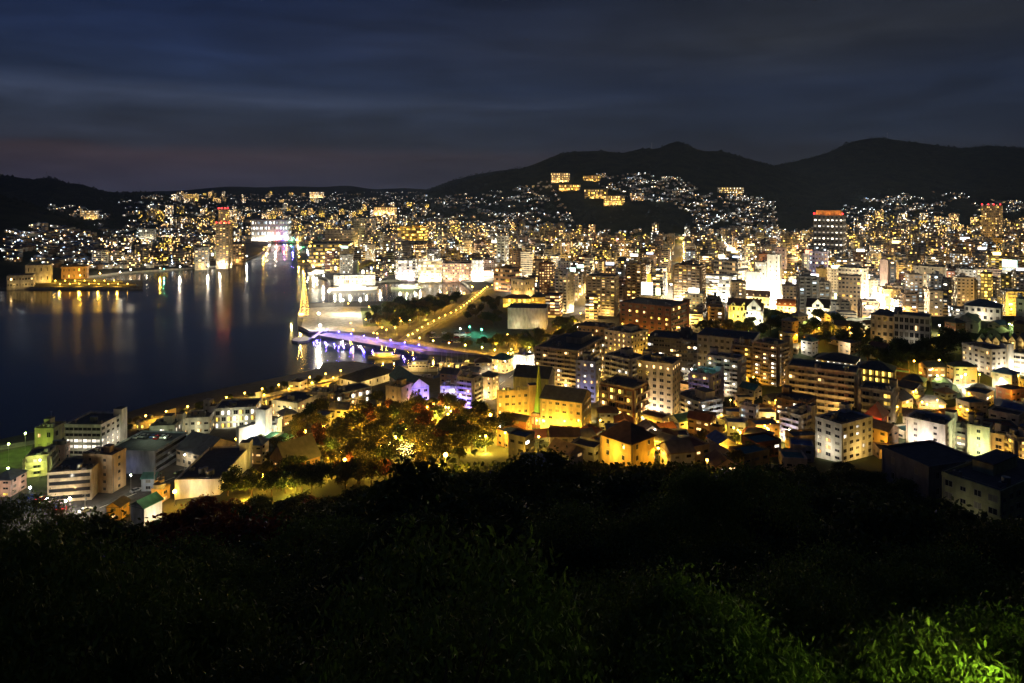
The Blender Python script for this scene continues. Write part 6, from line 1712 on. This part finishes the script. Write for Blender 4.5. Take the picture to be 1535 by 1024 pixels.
def car(x, y, z, rz, c, label, group):
    if c not in _car:
        o = thing('parked_car', label, 'car', (x, y, z), rz, group); m = material('car_paint_' + c, CARC[c], .25, 0, spec=.6)
        q = MB(); pr = [(-2.2, .3), (2.2, .3), (2.25, .72), (1.3, .88), (-2.1, .95), (-2.25, .6)]
        for s in (-1, 1): q.poly([(a, s * .85, b) for a, b in (pr if s < 0 else pr[::-1])], m)
        for i in range(6):
            a, b = pr[i], pr[(i + 1) % 6]; q.poly([(a[0], -.85, a[1]), (a[0], .85, a[1]), (b[0], .85, b[1]), (b[0], -.85, b[1])], m)
        q.build('body', o)
        q = MB(); bt = [(-1.7, .94), (1.25, .9)]; tp = [(-1.2, 1.45), (.45, 1.45)]
        for s in (-1, 1): q.poly([(bt[0][0], s * .8, bt[0][1]), (bt[1][0], s * .8, bt[1][1]), (tp[1][0], s * .66, 1.45), (tp[0][0], s * .66, 1.45)][::s], GLASS)
        q.poly([(1.25, -.8, .9), (1.25, .8, .9), (.45, .66, 1.45), (.45, -.66, 1.45)], GLASS); q.poly([(-1.7, .8, .94), (-1.7, -.8, .94), (-1.2, -.66, 1.45), (-1.2, .66, 1.45)], GLASS)
        q.poly([(-1.2, -.66, 1.46), (.45, -.66, 1.46), (.45, .66, 1.46), (-1.2, .66, 1.46)], m); q.build('cabin', o)
        for sx in (-1.35, 1.4):
            for sy in (-.8, .8): q = MB(); q.tube((sx, sy - .11, .32), (sx, sy + .11, .32), .32, .32, TYRE, 12); q.build('wheel', o)
        _car[c] = o
        return o
    return dup(_car[c], (x, y, z), rz, label, group)


CN = list(CARC)
k = 0
for (px, py, g, lb) in [(648 + (i % 7) * 9, 500 + (i // 7) * 7, 'cars in the dark harbour car park', 'car parked in the dark harbour car park beside the park road') for i in range(21)] + [(48 + (i % 4) * 14, 748 + (i // 4) * 9 + (i % 4) * 3, 'cars in the near car park', 'car parked below the beige parking garage') for i in range(8)]:
    if RNG.random() < .25: continue
    x, y, z = gp(px, py); c = CN[k % 5]; k += 1
    car(x, y, z + .12, RNG.choice((.4, .4 + math.pi)) + RNG.uniform(-.05, .05), c, c + ' ' + lb, c + ' ' + g)
o_, P, th, w1, w2, h = hD
for i in range(7):
    q = local(P, th, -w1 * .38 + i * w1 * .11, w2 * .18 + (i % 2) * 1.2, h + .2); car(*q, -th + math.pi / 2, CN[(k + i) % 5], CN[(k + i) % 5] + ' car parked on the lit roof deck of the grey hall', CN[(k + i) % 5] + ' cars on the roof deck')
for s in (-.1, .15): light(local(P, th, w1 * s, w2 * .05, h + 5), (.85, 1, .6), 420, .3)
for i, (x, y) in enumerate(along(r5, 19, 12, 1.6)):
    car(x, y, tz(x, y) + .18, math.atan2(r5[-1][1] - r5[0][1], r5[-1][0] - r5[0][0]), CN[i % 5], CN[i % 5] + ' car standing on the near street below the garage', CN[i % 5] + ' cars on the near street')
for i, (x, y) in enumerate(along(r5, 26, 8, -5.2)):
    o = thing('utility_pole', 'concrete utility pole with crossarms on the near street', 'utility pole', (x, y, tz(x, y)), .5, 'poles of the near street')
    q = MB(); q.tube((0, 0, -1), (0, 0, 9.5), .17, .1, CONC, 8); q.build('pole', o)
    q = MB(); q.box(-1, 1, -.06, .06, 8.9, 9.05, METAL); q.box(-.7, .7, -.06, .06, 8.1, 8.22, METAL); q.build('crossarm', o)
    q = MB(); q.tube((.35, .2, 6.6), (.35, .2, 7.5), .25, .25, METAL, 8); q.build('transformer', o)

# ------------------------------------------------------------------ haze over the harbour valley
if HAZE:
    hm = bpy.data.materials.new('haze'); hm.use_nodes = True; nt = hm.node_tree; nt.nodes.clear()
    out = nt.nodes.new('ShaderNodeOutputMaterial'); pv = nt.nodes.new('ShaderNodeVolumePrincipled')
    pv.inputs['Color'].default_value = (.42, .60, 1, 1); pv.inputs['Density'].default_value = HAZE; pv.inputs['Anisotropy'].default_value = .35
    nt.links.new(pv.outputs[0], out.inputs['Volume'])
    b = MB(); b.box(-7000, 7000, -300, 7600, -10, 500, hm); tag(b.build('haze'), 'thin night haze over the harbour valley', 'haze', kind='stuff')
print('LIGHTS', N_LIGHT[0], 'OBJECTS', len(S.objects))
